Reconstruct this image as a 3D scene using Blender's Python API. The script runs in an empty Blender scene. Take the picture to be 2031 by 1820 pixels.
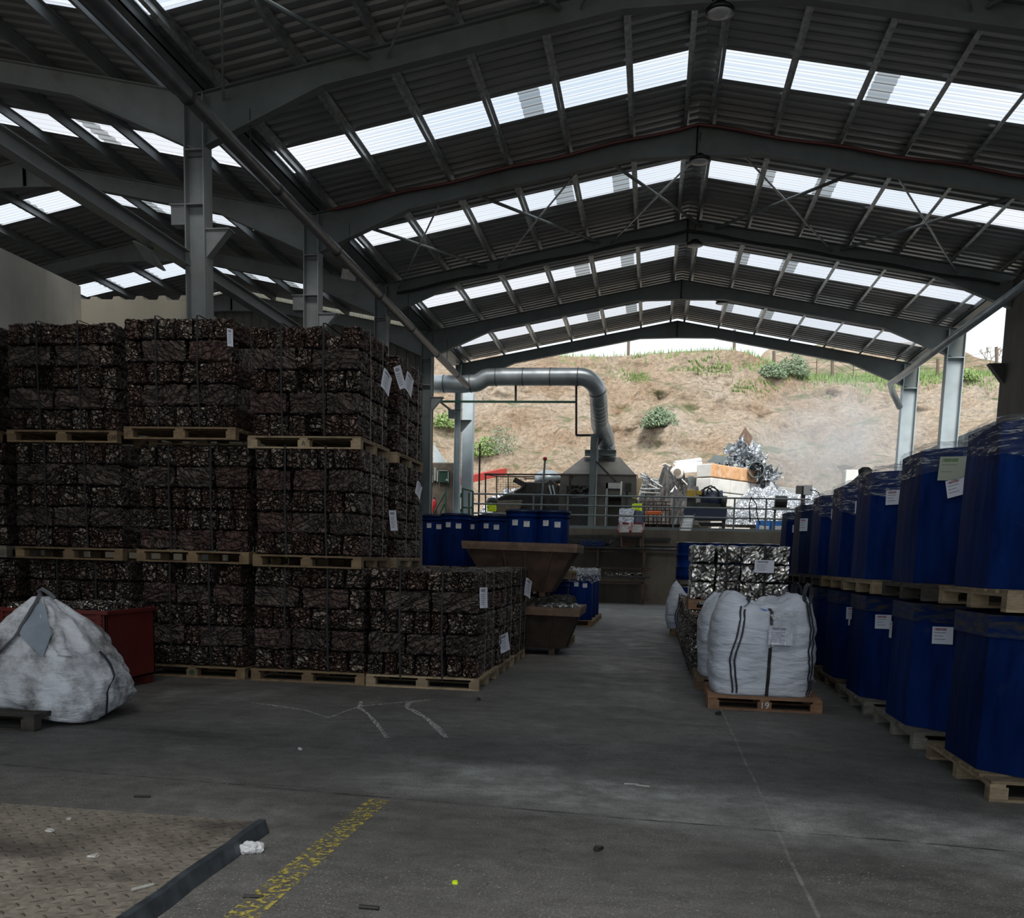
import bpy, math, random
from mathutils import Vector, Matrix, noise
S = bpy.context.scene
COL = S.collection
random.seed(7)

# ------------------------------------------------------------------ camera, sky, exposure
FPX, CYP, PITCH, YAW, ROLL = 1874.17, 1346.14, -.1266, -.1432, .0265
EYE = Vector((0, 0, 1.55))
_r0 = Vector((math.cos(YAW), -math.sin(YAW), 0))
_f = Vector((math.sin(YAW)*math.cos(PITCH), math.cos(YAW)*math.cos(PITCH), math.sin(PITCH)))
_u0 = _r0.cross(_f)
_rt = math.cos(ROLL)*_r0 + math.sin(ROLL)*_u0
_up = -math.sin(ROLL)*_r0 + math.cos(ROLL)*_u0
cd = bpy.data.cameras.new('camera')
cam = bpy.data.objects.new('camera', cd); COL.objects.link(cam)
cd.sensor_fit = 'HORIZONTAL'; cd.sensor_width = 36
cd.lens = FPX/2031*36
cd.shift_y = (CYP-910)/2031
cd.clip_end = 600; cd.clip_start = .05
m = Matrix((_rt, _up, -_f)).transposed().to_4x4(); m.translation = EYE
cam.matrix_world = m
S.camera = cam
S.view_settings.view_transform = 'Standard'; S.view_settings.look = 'None'
S.view_settings.gamma = 1; S.view_settings.use_curve_mapping = False
S.view_settings.exposure = -0.05

W = bpy.data.worlds.new('overcast_sky'); S.world = W; W.use_nodes = True
wn = W.node_tree; wn.nodes.clear()
wo = wn.nodes.new('ShaderNodeOutputWorld'); wb = wn.nodes.new('ShaderNodeBackground')
tc = wn.nodes.new('ShaderNodeTexCoord'); mp = wn.nodes.new('ShaderNodeMapping'); mp.inputs['Scale'].default_value = (1, 1, 3.5)
nz = wn.nodes.new('ShaderNodeTexNoise'); nz.inputs['Scale'].default_value = 1.6; nz.inputs['Detail'].default_value = 5
cr = wn.nodes.new('ShaderNodeValToRGB')
cr.color_ramp.elements[0].position = .38; cr.color_ramp.elements[0].color = (.62, .76, .9, 1)
cr.color_ramp.elements[1].position = .62; cr.color_ramp.elements[1].color = (.93, .97, 1, 1)
wn.links.new(tc.outputs['Generated'], mp.inputs['Vector']); wn.links.new(mp.outputs[0], nz.inputs['Vector'])
wn.links.new(nz.outputs[0], cr.inputs[0]); wn.links.new(cr.outputs[0], wb.inputs['Color'])
wb.inputs['Strength'].default_value = 1.35
wn.links.new(wb.outputs[0], wo.inputs['Surface'])

sd = bpy.data.lights.new('sun', 'SUN'); sd.energy = 5.2; sd.angle = math.radians(25); sd.color = (1, .96, .9)
sun = bpy.data.objects.new('sun', sd); COL.objects.link(sun)
sun.rotation_euler = Vector((-.25, 1, -1.15)).to_track_quat('-Z', 'Y').to_euler()   # high hazy sun behind the viewer

# ------------------------------------------------------------------ helpers
def at(px, py, Y):
    d = _f + _rt*((px-1015.5)/FPX) - _up*((py-CYP)/FPX)
    return EYE + d*(Y/d.y)
def atx(px, py, X):
    d = _f + _rt*((px-1015.5)/FPX) - _up*((py-CYP)/FPX)
    return EYE + d*(X/d.x)
def fl(px, py, z=0):
    d = _f + _rt*((px-1015.5)/FPX) - _up*((py-CYP)/FPX)
    return EYE + d*((z-1.55)/d.z)

class MB:
    def __init__(s): s.v = []; s.f = []; s.mi = []; s.k = 0
    def add(s, vs, fs):
        b = len(s.v); s.v += [tuple(v) for v in vs]
        for f in fs: s.f.append([b+i for i in f]); s.mi.append(s.k)
        return s
    def hexa(s, c):            # 8 corners, bottom ring then top ring
        return s.add(c, [(3,2,1,0), (4,5,6,7), (0,1,5,4), (1,2,6,5), (2,3,7,6), (3,0,4,7)])
    def box(s, x0, x1, y0, y1, z0, z1):
        return s.hexa([(x0,y0,z0),(x1,y0,z0),(x1,y1,z0),(x0,y1,z0),(x0,y0,z1),(x1,y0,z1),(x1,y1,z1),(x0,y1,z1)])
    def beam(s, p, q, w, h, up=(0,0,1), o=(0,0)):
        p, q, up = Vector(p), Vector(q), Vector(up); d = (q-p).normalized()
        a = d.cross(up).normalized(); b = a.cross(d).normalized()
        r = []
        for e in (p, q):
            e = e + a*o[0] + b*o[1]
            r += [e-a*w/2-b*h/2, e+a*w/2-b*h/2, e+a*w/2+b*h/2, e-a*w/2+b*h/2]
        return s.hexa(r)
    def ibeam(s, p, q, w, h, t=.012, up=(0,0,1), tw=.01):
        s.beam(p, q, w, t, up, (0, h/2-t/2)); s.beam(p, q, w, t, up, (0, -h/2+t/2)); s.beam(p, q, tw, h-2*t, up)
        return s
    def tube(s, pts, r, n=12, caps=True):
        pts = [Vector(p) for p in pts]; rs = r if isinstance(r, (list, tuple)) else [r]*len(pts)
        b = len(s.v); a = None
        for i, p in enumerate(pts):
            d = (pts[min(i+1, len(pts)-1)]-pts[max(i-1, 0)]).normalized()
            if a is None: a = d.orthogonal().normalized()
            else: a = (a-d*a.dot(d)).normalized()
            c = d.cross(a)
            for k in range(n):
                t = 2*math.pi*k/n; s.v.append(tuple(p+(a*math.cos(t)+c*math.sin(t))*rs[i]))
        for i in range(len(pts)-1):
            for k in range(n):
                s.f.append([b+i*n+k, b+i*n+(k+1) % n, b+(i+1)*n+(k+1) % n, b+(i+1)*n+k]); s.mi.append(s.k)
        if caps:
            s.f.append([b+k for k in range(n)][::-1]); s.mi.append(s.k)
            s.f.append([b+(len(pts)-1)*n+k for k in range(n)]); s.mi.append(s.k)
        return s
    def lathe(s, prof, c=(0,0,0), n=24, caps=True):
        return s.tube2([[(c[0]+r*math.cos(2*math.pi*k/n), c[1]+r*math.sin(2*math.pi*k/n), c[2]+z) for k in range(n)] for r, z in prof], caps)
    def tube2(s, rings, caps=True, closed=True):
        b = len(s.v); n = len(rings[0])
        for R in rings: s.v += [tuple(p) for p in R]
        for i in range(len(rings)-1):
            for k in range(n if closed else n-1):
                s.f.append([b+i*n+k, b+i*n+(k+1) % n, b+(i+1)*n+(k+1) % n, b+(i+1)*n+k]); s.mi.append(s.k)
        if caps:
            s.f.append([b+k for k in range(n)][::-1]); s.mi.append(s.k)
            s.f.append([b+(len(rings)-1)*n+k for k in range(n)]); s.mi.append(s.k)
        return s
    def prism(s, poly, ax, lo, hi):      # poly in the two other axes, extruded along ax
        def mk(a, b, c): return {'x': (c, a, b), 'y': (a, c, b), 'z': (a, b, c)}[ax]
        n = len(poly)
        return s.add([mk(a, b, lo) for a, b in poly]+[mk(a, b, hi) for a, b in poly],
                     [list(range(n))[::-1], list(range(n, 2*n))]+[[i, (i+1) % n, n+(i+1) % n, n+i] for i in range(n)])
    def grid(s, fn, nu, nv):
        b = len(s.v)
        for j in range(nv+1):
            for i in range(nu+1): s.v.append(tuple(fn(i/nu, j/nv)))
        for j in range(nv):
            for i in range(nu):
                a = b+j*(nu+1)+i; s.f.append([a, a+1, a+nu+2, a+nu+1]); s.mi.append(s.k)
        return s
    def ribbon(s, pts, w, side):         # flat band, side = width direction
        side = Vector(side).normalized()*w/2
        return s.tube2([[Vector(p)-side, Vector(p)+side] for p in pts], False, False)
    def quad(s, a, b, c, d): return s.add([a, b, c, d], [(0, 1, 2, 3)])
    def build(s, name, mats, parent=None, smooth=False, off=None, loc=None, bevel=0, solid=0):
        me = bpy.data.meshes.new(name)
        v = s.v
        if off is not None: v = [(a-off[0], b-off[1], c-off[2]) for a, b, c in v]
        me.from_pydata(v, [], s.f); 
        if not isinstance(mats, (list, tuple)): mats = [mats]
        for mt in mats: me.materials.append(mt)
        for p, k in zip(me.polygons, s.mi): p.material_index = k
        if smooth: me.shade_smooth()
        me.validate(); me.update()
        o = bpy.data.objects.new(name, me); COL.objects.link(o)
        if parent: o.parent = parent
        if loc is not None: o.location = loc
        if bevel:
            md = o.modifiers.new('bevel', 'BEVEL'); md.width = bevel; md.segments = 1; md.limit_method = 'ANGLE'
        if solid:
            md = o.modifiers.new('solid', 'SOLIDIFY'); md.thickness = solid; md.offset = 0
        return o
LABELS = {}
def tag(o, label=None, cat=None, group=None, kind=None):
    if label: o['label'] = label
    if cat: o['category'] = cat
    if group: o['group'] = group
    if kind: o['kind'] = kind
    return o
def thing(name, label, cat, loc=(0,0,0), rz=0, group=None):
    o = bpy.data.objects.new(name, None); COL.objects.link(o); o.empty_display_size = .2
    o.location = loc; o.rotation_euler = (0, 0, rz)
    return tag(o, label, cat, group)
def P(T, name, mb, mt, **k):             # part of thing T built in world coordinates
    return mb.build(name, mt, T, off=T.location, **k)
def dup(root, loc=None, rz=None, label=None, group=None, parent=None):
    c = root.copy(); COL.objects.link(c)
    if parent: c.parent = parent
    if loc is not None: c.location = loc
    if rz is not None: c.rotation_euler = (0, 0, rz)
    if label: c['label'] = label
    if group: c['group'] = group
    for ch in list(root.children): dup(ch, parent=c)
    return c
def struct(name, mb, mt, **k):
    o = mb.build(name, mt, **k); o['kind'] = 'structure'; return o
def fbm(p, o=3): return noise.fractal(Vector(p), 1.0, 2.0, o)

# ------------------------------------------------------------------ materials
class NT:
    def __init__(s, name):
        s.m = bpy.data.materials.new(name); s.m.use_nodes = True; s.t = s.m.node_tree; s.t.nodes.clear()
        s.out = s.t.nodes.new('ShaderNodeOutputMaterial'); s._p = None
    def n(s, ty, **k):
        nd = s.t.nodes.new('ShaderNode'+ty)
        for a, b in k.items():
            if a.startswith('_'): setattr(nd, a[1:], b)
            else:
                key = int(a[1:]) if a[0] == 'i' and a[1:].isdigit() else a.replace('__', ' ')
                if hasattr(b, 'is_output'): s.t.links.new(b, nd.inputs[key])
                else:
                    i = nd.inputs[key]
                    if i.type == 'RGBA' and len(b) == 3: b = (*b, 1)
                    i.default_value = b
        return nd
    def pos(s, obj=True):
        return s.n('TexCoord').outputs['Object'] if obj else s.n('NewGeometry').outputs['Position']
    def rnd(s): return s.n('ObjectInfo').outputs['Random']
    def vadd(s, a, b): return s.n('VectorMath', i0=a, i1=b, _operation='ADD').outputs[0]
    def shift(s, vec, k=37.):            # different pattern on each copy
        c = s.n('CombineXYZ', X=s.mul(s.rnd(), k), Y=s.mul(s.rnd(), k*1.7), Z=s.mul(s.rnd(), k*.6)).outputs[0]
        return s.vadd(vec, c)
    def map(s, vec, sc=(1,1,1), rot=(0,0,0), loc=(0,0,0)): return s.n('Mapping', Vector=vec, Scale=sc, Rotation=rot, Location=loc).outputs[0]
    def noise(s, vec, sc=5., d=4., r=.5, dist=0.): return s.n('TexNoise', Vector=vec, Scale=sc, Detail=d, Roughness=r, Distortion=dist).outputs[0]
    def vor(s, vec, sc=5., ft='F1', out=0, r=1.): return s.n('TexVoronoi', _feature=ft, Vector=vec, Scale=sc, Randomness=r).outputs[out]
    def mth(s, op, a, b=0., c=0., cl=False): return s.n('Math', _operation=op, _use_clamp=cl, i0=a, i1=b, i2=c).outputs[0]
    def mul(s, a, b): return s.mth('MULTIPLY', a, b)
    def ramp(s, fac, *st):
        nd = s.n('ValToRGB', Fac=fac); e = nd.color_ramp.elements
        while len(e) < len(st): e.new(.5)
        for x, (p, c) in zip(e, st):
            x.position = p; c = (c, c, c) if isinstance(c, (int, float)) else c; x.color = (*c[:3], 1)
        return nd.outputs[0]
    def mix(s, f, a, b, bl='MIX'):
        nd = s.n('Mix', _data_type='RGBA', _blend_type=bl)
        for k, v in ((0, f), (6, a), (7, b)):
            if hasattr(v, 'is_output'): s.t.links.new(v, nd.inputs[k])
            else: nd.inputs[k].default_value = v if isinstance(v, (int, float)) else (*v[:3], 1)
        return nd.outputs[2]
    def sep(s, v): return s.n('SeparateXYZ', Vector=v).outputs
    def bump(s, h, st=.5, d=.02): return s.n('Bump', Height=h, Strength=st, Distance=d).outputs[0]
    def bsdf(s, **k):
        b = s.n('BsdfPrincipled', **k); s.t.links.new(b.outputs[0], s.out.inputs[0]); return s.m
    def surf(s, sh): s.t.links.new(sh, s.out.inputs[0]); return s.m

M = {}
def simple(name, c, r=.6, me=0., var=.12, sc=6., bump=.0, dirt=None):
    t = NT(name); v = t.shift(t.pos())
    n1 = t.noise(v, sc, 5)
    hi = tuple(min(1, x*(1+var)) for x in c); lo = tuple(x*(1-var*1.6) for x in c)
    col = t.ramp(n1, (.3, lo), (.7, hi))
    if dirt: col = t.mix(t.ramp(t.noise(v, sc*.5, 6, .65), (.5, 0.), (.72, .8)), col, dirt)
    k = dict(Base__Color=col, Roughness=r, Metallic=me)
    if bump: k['Normal'] = t.bump(t.noise(v, sc*6, 4), bump, .01)
    M[name] = t.bsdf(**k)
simple('frame_paint', (.125, .15, .15), .55, 0, .12, 3, 0, (.07, .07, .065))
simple('column_paint_sunlit', (.44, .51, .54), .5, 0, .1, 2)  # pale blue column paint, brightened so outdoor sunlight is in the colour
simple('beam_paint', (.23, .25, .255), .5, 0, .1, 3, 0, (.1, .09, .085))
simple('galvanised', (.42, .44, .44), .38, .75, .25, 9)
simple('gutter_metal', (.13, .155, .16), .5, .2, .15, 3)
simple('pipe_metal', (.10, .105, .115), .42, .3, .2, 5)
simple('black_steel', (.03, .03, .03), .5, .3, .3, 8)
simple('dark_machine', (.028, .026, .024), .6, .2, .4, 6, .2, (.05, .04, .03))
simple('rust_steel', (.085, .05, .035), .75, .2, .3, 5, .3, (.035, .025, .022))
simple('rust_dark', (.045, .03, .022), .75, .2, .3, 5, .3, (.02, .017, .015))
simple('green_paint', (.02, .07, .045), .5)
simple('red_plastic', (.12, .012, .01), .55, 0, .15, 4, .1, (.07, .02, .018))
simple('red_paint', (.2, .02, .02), .6, .1, .2, 6, 0, (.08, .03, .025))
simple('orange_paint', (.55, .11, .02), .6)
simple('yellow_paint', (.38, .26, .03), .6)
simple('hivis', (.62, .8, .02), .6, 0, .05)
simple('hood_metal', (.10, .095, .085), .5, .35, .15, 2)
simple('motor_blue', (.01, .02, .05), .45)
simple('white_sheet', (.72, .76, .78), .5, .1, .1, 3)
simple('cream_enamel', (.62, .6, .55), .35)
simple('mortar_brown', (.16, .13, .10), .9, 0, .2, 5, .4)
simple('strap_black', (.008, .009, .01), .7, 0, .1)
simple('lamp_black', (.012, .013, .015), .4, .2)
simple('lamp_lens', (.5, .52, .54), .3)
simple('cladding', (.12, .12, .095), .6, 0, .1, 2)
simple('block_concrete', (.62, .61, .57), .9, 0, .12, 3, .2, (.5, .49, .46))
simple('block_orange', (.62, .34, .17), .9, 0, .15, 4, .2, (.6, .5, .4))
simple('tray_metal', (.22, .2, .18), .7, .1, .3, 6)
simple('conduit_red', (.10, .012, .012), .5)
simple('precast', (.42, .43, .42), .85, 0, .1, 2, .1)
simple('foam_black', (.015, .015, .017), .45, 0, .2, 10, .4)
simple('dirt_ground', (.42, .36, .28), .95, 0, .2, 1, .4)
simple('post_wood', (.13, .1, .075), .85)
simple('extinguisher', (.4, .02, .02), .4)
simple('paper_scrap', (.55, .56, .58), .8, 0, .05)
simple('rust_rim', (.17, .11, .075), .8, .1, .25, 7, .3, (.05, .035, .03))
simple('edge_steel', (.07, .085, .10), .45, .5, .3, 9)
simple('blue_tag', (.02, .16, .5), .5)
simple('chip_light', (.34, .34, .32), .6, .2, .3)
simple('chip_dark', (.02, .02, .02), .6, .2, .3)
simple('grey_board', (.15, .15, .145), .6)

def m_concrete(name, a, b, streak=.5, stain=(.05, .045, .04)):
    t = NT(name); v = t.pos(False)
    c = t.ramp(t.noise(v, .7, 8, .6), (.3, a), (.7, b))
    st = t.noise(t.map(v, (3, 3, .35)), 1.2, 5, .6)
    c = t.mix(t.mul(t.ramp(st, (.5, 0.), (.75, 1.)), streak), c, stain)
    x = t.sep(v)
    M[name] = t.bsdf(Base__Color=c, Roughness=.9, Normal=t.bump(t.noise(v, 14, 6), .25, .02))
m_concrete('concrete_wall', (.52, .51, .46), (.72, .71, .65), .4, (.28, .26, .22))
m_concrete('lego_block', (.40, .37, .30), (.46, .43, .35), .15, (.12, .11, .09))
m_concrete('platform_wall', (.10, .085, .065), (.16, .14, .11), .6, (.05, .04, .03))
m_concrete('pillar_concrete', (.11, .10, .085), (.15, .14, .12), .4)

t = NT('roof_sheet'); v = t.pos(False); c = t.ramp(t.noise(t.map(v, (.5, 2, 1)), 1.2, 4), (.3, (.24, .245, .25)), (.7, (.36, .365, .37)))
M['roof_sheet'] = t.bsdf(Base__Color=c, Roughness=.38, Metallic=.55)
def m_sky(name, tr, df):
    t = NT(name); v = t.pos(False)
    # moulded ribs across the sheet, slightly less clear
    y = t.sep(v)[1]
    w = t.mth('SINE', t.mul(y, 2*math.pi/.125))
    col = t.ramp(t.mth('MULTIPLY_ADD', w, .5, .5), (.15, tuple(x*.93 for x in tr)), (.5, tr))
    a = t.n('BsdfTransparent', Color=col).outputs[0]
    b = t.n('BsdfTranslucent', Color=(*df, 1)).outputs[0]
    M[name] = t.surf(t.n('MixShader', i0=.22, i1=a, i2=b).outputs[0])
m_sky('skylight_sheet', (.80, .79, .80), (.7, .72, .76))
m_sky('skylight_lap', (.36, .37, .37), (.3, .3, .3))

def m_wood(name, a, b):
    t = NT(name); v = t.shift(t.pos())
    g = t.noise(t.map(v, (3, 3, 30)), 4, 6, .6)
    c = t.ramp(g, (.3, a), (.7, b))
    r = t.mth('MULTIPLY_ADD', t.rnd(), .5, .75)
    c = t.mix(1., c, t.n('CombineColor', i0=r, i1=r, i2=r).outputs[0], 'MULTIPLY')
    c = t.mix(t.ramp(t.noise(v, 6, 5), (.52, 0.), (.7, .55)), c, tuple(x*.35 for x in a))
    M[name] = t.bsdf(Base__Color=c, Roughness=.85, Normal=t.bump(g, .3, .01))
m_wood('pallet_wood', (.12, .08, .042), (.24, .165, .09))
m_wood('pallet_pale', (.20, .15, .09), (.33, .255, .16))
m_wood('pallet_red', (.17, .085, .045), (.30, .175, .10))
m_wood('pallet_grey', (.13, .12, .095), (.24, .22, .18))
m_wood('pallet_dark', (.03, .027, .023), (.07, .06, .05))

t = NT('floor'); v = t.pos(False)
c = t.ramp(t.noise(v, .45, 9, .62), (.28, (.076, .074, .070)), (.72, (.142, .139, .132)))
c = t.mix(t.ramp(t.noise(t.map(v, (.5, 1.6, 1), loc=(3, 1, 0)), .9, 6, .6, .6), (.53, 0.), (.68, .7)), c, (.052, .05, .048))      # oily marks
c = t.mix(t.ramp(t.noise(t.map(v, (.8, .35, 1), loc=(9, 4, 0)), 1.3, 6, .65), (.56, 0.), (.75, .55)), c, (.27, .275, .265))      # pale dust
X, Y, _ = t.sep(v)[0:3]
wob = t.mul(t.mth('SUBTRACT', t.noise(v, 1.1, 5), .5), 1.)
def band(cx, w, so): return t.mth('SUBTRACT', 1., t.mth('DIVIDE', t.mth('SUBTRACT', t.mth('ABSOLUTE', cx), w), so, cl=True), cl=True)
# swept pale dust drift across the aisle
d1 = band(t.mth('ADD', t.mth('SUBTRACT', Y, 6.15), t.mth('ADD', t.mul(X, .22), wob)), .35, .35)
d1 = t.mul(d1, band(t.mth('SUBTRACT', X, .9), 2.2, .9)); d1 = t.mul(d1, t.ramp(t.noise(v, 2.5, 7, .7), (.38, .15), (.62, .85)))
c = t.mix(d1, c, (.34, .35, .34))
# slab joints
j1 = band(t.mth('SUBTRACT', t.mth('ADD', X, t.mul(wob, .05)), .8), .006, .006)
j2 = band(t.mth('ADD', t.mth('SUBTRACT', Y, 5.65), t.mth('ADD', t.mul(X, .08), t.mul(wob, .08))), .008, .01)
j3 = band(t.mth('ADD', t.mth('SUBTRACT', Y, 14.2), t.mul(wob, .1)), .012, .02)
jn = t.ramp(t.noise(v, 6, 5), (.35, .1), (.6, 1.))
c = t.mix(t.mul(j1, t.mul(jn, .4)), c, (.36, .35, .33)); c = t.mix(t.mul(t.mth('MAXIMUM', j2, j3), jn), c, (.03, .03, .03))
# swarf glitter
g = t.ramp(t.vor(v, 60.), (.0, 1.), (.09, 0.)); g = t.mul(g, t.ramp(t.noise(v, 1.0, 6), (.42, 0.), (.62, .8)))
c = t.mix(g, c, (.5, .5, .47))
gr = t.ramp(t.noise(v, 75., 8, .75), (.36, .62), (.5, .98), (.64, 1.4))
c = t.mix(1., c, gr, 'MULTIPLY')
c = t.mix(1., c, t.ramp(t.noise(t.map(v, (1, 1.4, 1), loc=(7, 2, 0)), 5.5, 8, .7), (.34, .72), (.62, 1.16)), 'MULTIPLY')
for sc_, rd, loc_, th in ((34., .15, 0., .40), (17., .085, 5., .44), (52., .17, 9., .38)):
    g = t.mul(t.ramp(t.vor(t.map(v, (1, 1.5, 1), loc=(loc_, 0, 0)), sc_), (rd*.7, 1.), (rd, 0.)), t.ramp(t.noise(v, .9, 6), (th, .12), (th+.16, .85)))
    c = t.mix(g, c, (.42, .41, .38))
g = t.ramp(t.vor(t.map(v, (1, 1.6, 1), loc=(2, 8, 0)), 13.), (.03, .8), (.05, 0.)); c = t.mix(g, c, (.02, .02, .02))
M['floor'] = t.bsdf(Base__Color=c, Roughness=t.ramp(t.noise(v, 2.5, 6), (.3, .55), (.7, .9)), Normal=t.bump(t.noise(v, 60, 5), .3, .01))

def m_marks(name, col, lo, hi, sc):
    t = NT(name); v = t.pos(False)
    f = t.ramp(t.noise(v, sc, 6, .7), (lo, 0.), (hi, 1.))
    b = t.n('BsdfPrincipled', Base__Color=col, Roughness=.8).outputs[0]
    M[name] = t.surf(t.n('MixShader', i0=f, i1=t.n('BsdfTransparent').outputs[0], i2=b).outputs[0])
m_marks('line_paint', (.40, .335, .07), .50, .56, 26)
m_marks('chalk', (.6, .6, .58), .46, .57, 34)

t = NT('checker_plate'); v = t.pos(False)
c = t.ramp(t.noise(v, 1.3, 8, .6), (.25, (.10, .085, .07)), (.5, (.23, .205, .17)), (.75, (.31, .28, .235)))
c = t.mix(t.ramp(t.noise(t.map(v, (1, 1.5, 1), loc=(2.5, 0, 0)), 1.1, 5), (.56, 0.), (.68, .75)), c, (.05, .045, .04))
a = t.map(v, (15, 15, 1), (0, 0, .785))
ax, ay = t.sep(a)[0], t.sep(a)[1]
par = t.mth('MODULO', t.mth('ADD', t.mth('FLOOR', ax), t.mth('FLOOR', ay)), 2.)
par = t.mth('ABSOLUTE', par)
fx = t.mth('SUBTRACT', t.mth('FRACT', ax), .5); fy = t.mth('SUBTRACT', t.mth('FRACT', ay), .5)
def ell(u, w, a1, b1): return t.mth('SUBTRACT', 1., t.mth('ADD', t.mth('POWER', t.mth('DIVIDE', t.mth('ABSOLUTE', u), a1), 2.), t.mth('POWER', t.mth('DIVIDE', t.mth('ABSOLUTE', w), b1), 2.)), cl=True)
e = t.mth('ADD', t.mul(ell(fx, fy, .42, .13), par), t.mul(ell(fx, fy, .13, .42), t.mth('SUBTRACT', 1., par)))
c = t.mix(t.mul(t.ramp(e, (0, 0.), (.3, .5)), t.ramp(t.noise(v, 4, 4), (.4, .2), (.6, 1.))), c, (.07, .05, .035))
c = t.mix(1., c, t.ramp(t.noise(v, 24, 9, .75), (.34, .6), (.62, 1.25)), 'MULTIPLY')
M['checker_plate'] = t.bsdf(Base__Color=c, Roughness=.6, Metallic=.3, Normal=t.bump(e, .7, .012))

def m_bale(name, lo, hi, r, sc, met=.8, accent=None, bs=1.):
    t = NT(name); v = t.shift(t.pos())
    w = t.vadd(v, t.n('VectorMath', _operation='SCALE', i0=t.n('TexNoise', Vector=v, Scale=5., Detail=3.).outputs[1], Scale=.22).outputs[0])
    e = t.vor(t.map(w, (1, 1, 1.5)), sc, 'DISTANCE_TO_EDGE')
    fold = t.vor(t.map(w, (1, 1, 1)), sc*1.9, 'F1')
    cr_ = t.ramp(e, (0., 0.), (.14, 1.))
    cellc = t.vor(t.map(w, (1, 1, 1.5)), sc, 'F1', 1)
    k = t.sep(cellc)[0]
    c = t.ramp(k, (.1, lo), (.9, hi))
    if accent: c = t.mix(t.ramp(t.mth('FRACT', t.mth('ADD', t.rnd(), t.mul(t.noise(v, 3., 2), .6))), (.55, 0.), (.75, .8)), c, accent)
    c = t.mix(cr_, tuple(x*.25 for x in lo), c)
    h = t.mth('ADD', t.mul(cr_, .6), t.mth('ADD', t.mul(k, .5), t.mul(fold, .7)))
    M[name] = t.bsdf(Base__Color=c, Roughness=r, Metallic=met, Normal=t.bump(h, bs, .022))
m_bale('bale_brown', (.05, .038, .031), (.20, .165, .14), .33, 13., .75, (.09, .055, .045))
# the long faces: flattened sheet with long slanting creases
t = NT('bale_side'); v = t.shift(t.pos())
w = t.vadd(v, t.n('VectorMath', _operation='SCALE', i0=t.n('TexNoise', Vector=v, Scale=3., Detail=2.).outputs[1], Scale=.25).outputs[0])
ang = t.mth('MULTIPLY_ADD', t.rnd(), 1.2, -.6)
vr = t.n('VectorRotate', _rotation_type='Y_AXIS', Vector=w, Angle=ang).outputs[0]
e = t.vor(t.map(vr, (3.2, 5, 17)), 1., 'DISTANCE_TO_EDGE'); k = t.sep(t.vor(t.map(vr, (3.2, 5, 17)), 1., 'F1', 1))[0]
e2 = t.noise(t.map(vr, (4, 8, 30)), 1.6, 6, .65, .4)
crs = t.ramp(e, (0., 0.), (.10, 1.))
c = t.ramp(k, (.1, (.042, .032, .027)), (.9, (.105, .082, .07)))
c = t.mix(t.ramp(t.mth('FRACT', t.mth('ADD', t.rnd(), t.mul(t.noise(v, 2., 2), .5))), (.6, 0.), (.8, .7)), c, (.085, .045, .038))
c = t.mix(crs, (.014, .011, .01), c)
M['bale_side'] = t.bsdf(Base__Color=c, Roughness=.42, Metallic=.55, Normal=t.bump(t.mth('ADD', t.mul(crs, .5), t.mth('ADD', t.mul(k, .9), t.mul(e2, .7))), .9, .02))
m_bale('bale_silver', (.35, .34, .32), (.92, .92, .88), .3, 4.0, .9, None, .5)
m_bale('bale_mixed', (.06, .055, .05), (.6, .58, .54), .3, 14., .9, (.2, .15, .11))
m_bale('scrap_silver', (.3, .33, .36), (.85, .88, .92), .3, 3., .8)
m_bale('shred_silver', (.3, .32, .35), (.8, .83, .86), .4, 9., .6)

t = NT('drum_blue'); v = t.shift(t.pos()); 
c = t.ramp(t.noise(t.map(v, (4, 4, .8)), 2.5, 5), (.3, (.002, .012, .068)), (.7, (.004, .024, .13)))
c = t.mix(t.ramp(t.noise(v, 5, 6, .7), (.60, 0.), (.78, .35)), c, (.05, .06, .09))
rr = t.mth('MULTIPLY_ADD', t.rnd(), .45, .75); c = t.mix(1., c, t.n('CombineColor', i0=rr, i1=rr, i2=rr).outputs[0], 'MULTIPLY')
M['drum_blue'] = t.bsdf(Base__Color=c, Roughness=.55, Specular__IOR__Level=.04, Normal=t.bump(t.noise(t.map(v, (2, 2, .6)), 3, 4), .25, .03))
t = NT('drum_fade'); v = t.shift(t.pos())
c = t.ramp(t.noise(t.map(v, (4, 4, .8)), 2.5, 5), (.3, (.012, .022, .06)), (.7, (.022, .035, .085)))
M['drum_fade'] = t.bsdf(Base__Color=c, Roughness=.5, Specular__IOR__Level=.05)
t = NT('rim_tape'); v = t.shift(t.pos()); c = t.ramp(t.noise(t.map(v, (2, 2, 9)), 3, 6, .6), (.42, (.004, .016, .09)), (.56, (.03, .04, .06)), (.7, (.09, .05, .03)))
M['rim_tape'] = t.bsdf(Base__Color=c, Roughness=.45, Specular__IOR__Level=.08)

def m_film(name, op, sc=(3, 3, 24), col=(.55, .58, .62), rough=.16):
    t = NT(name); v = t.shift(t.pos())
    w = t.noise(t.map(v, sc), 1.6, 7, .62, .8)
    a = t.ramp(w, (.46, op*.12), (.56, op*.4), (.62, min(1., op*2.)), (.68, op*.3))
    nm = t.bump(w, 1., .05)
    g = t.n('BsdfPrincipled', Base__Color=col, Roughness=rough, Normal=nm, Specular__IOR__Level=.9).outputs[0]
    M[name] = t.surf(t.n('MixShader', i0=a, i1=t.n('BsdfTransparent', Color=(.93, .94, .95, 1)).outputs[0], i2=g).outputs[0])
m_film('stretch_film', .42)
m_film('pouch_film', .55, (14, 14, 14), (.8, .82, .88), .1)
m_film('white_film', .6, (10, 10, 10), (.85, .88, .9), .15)
m_film('black_film', .8, (8, 8, 14), (.02, .02, .022), .18)

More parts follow.
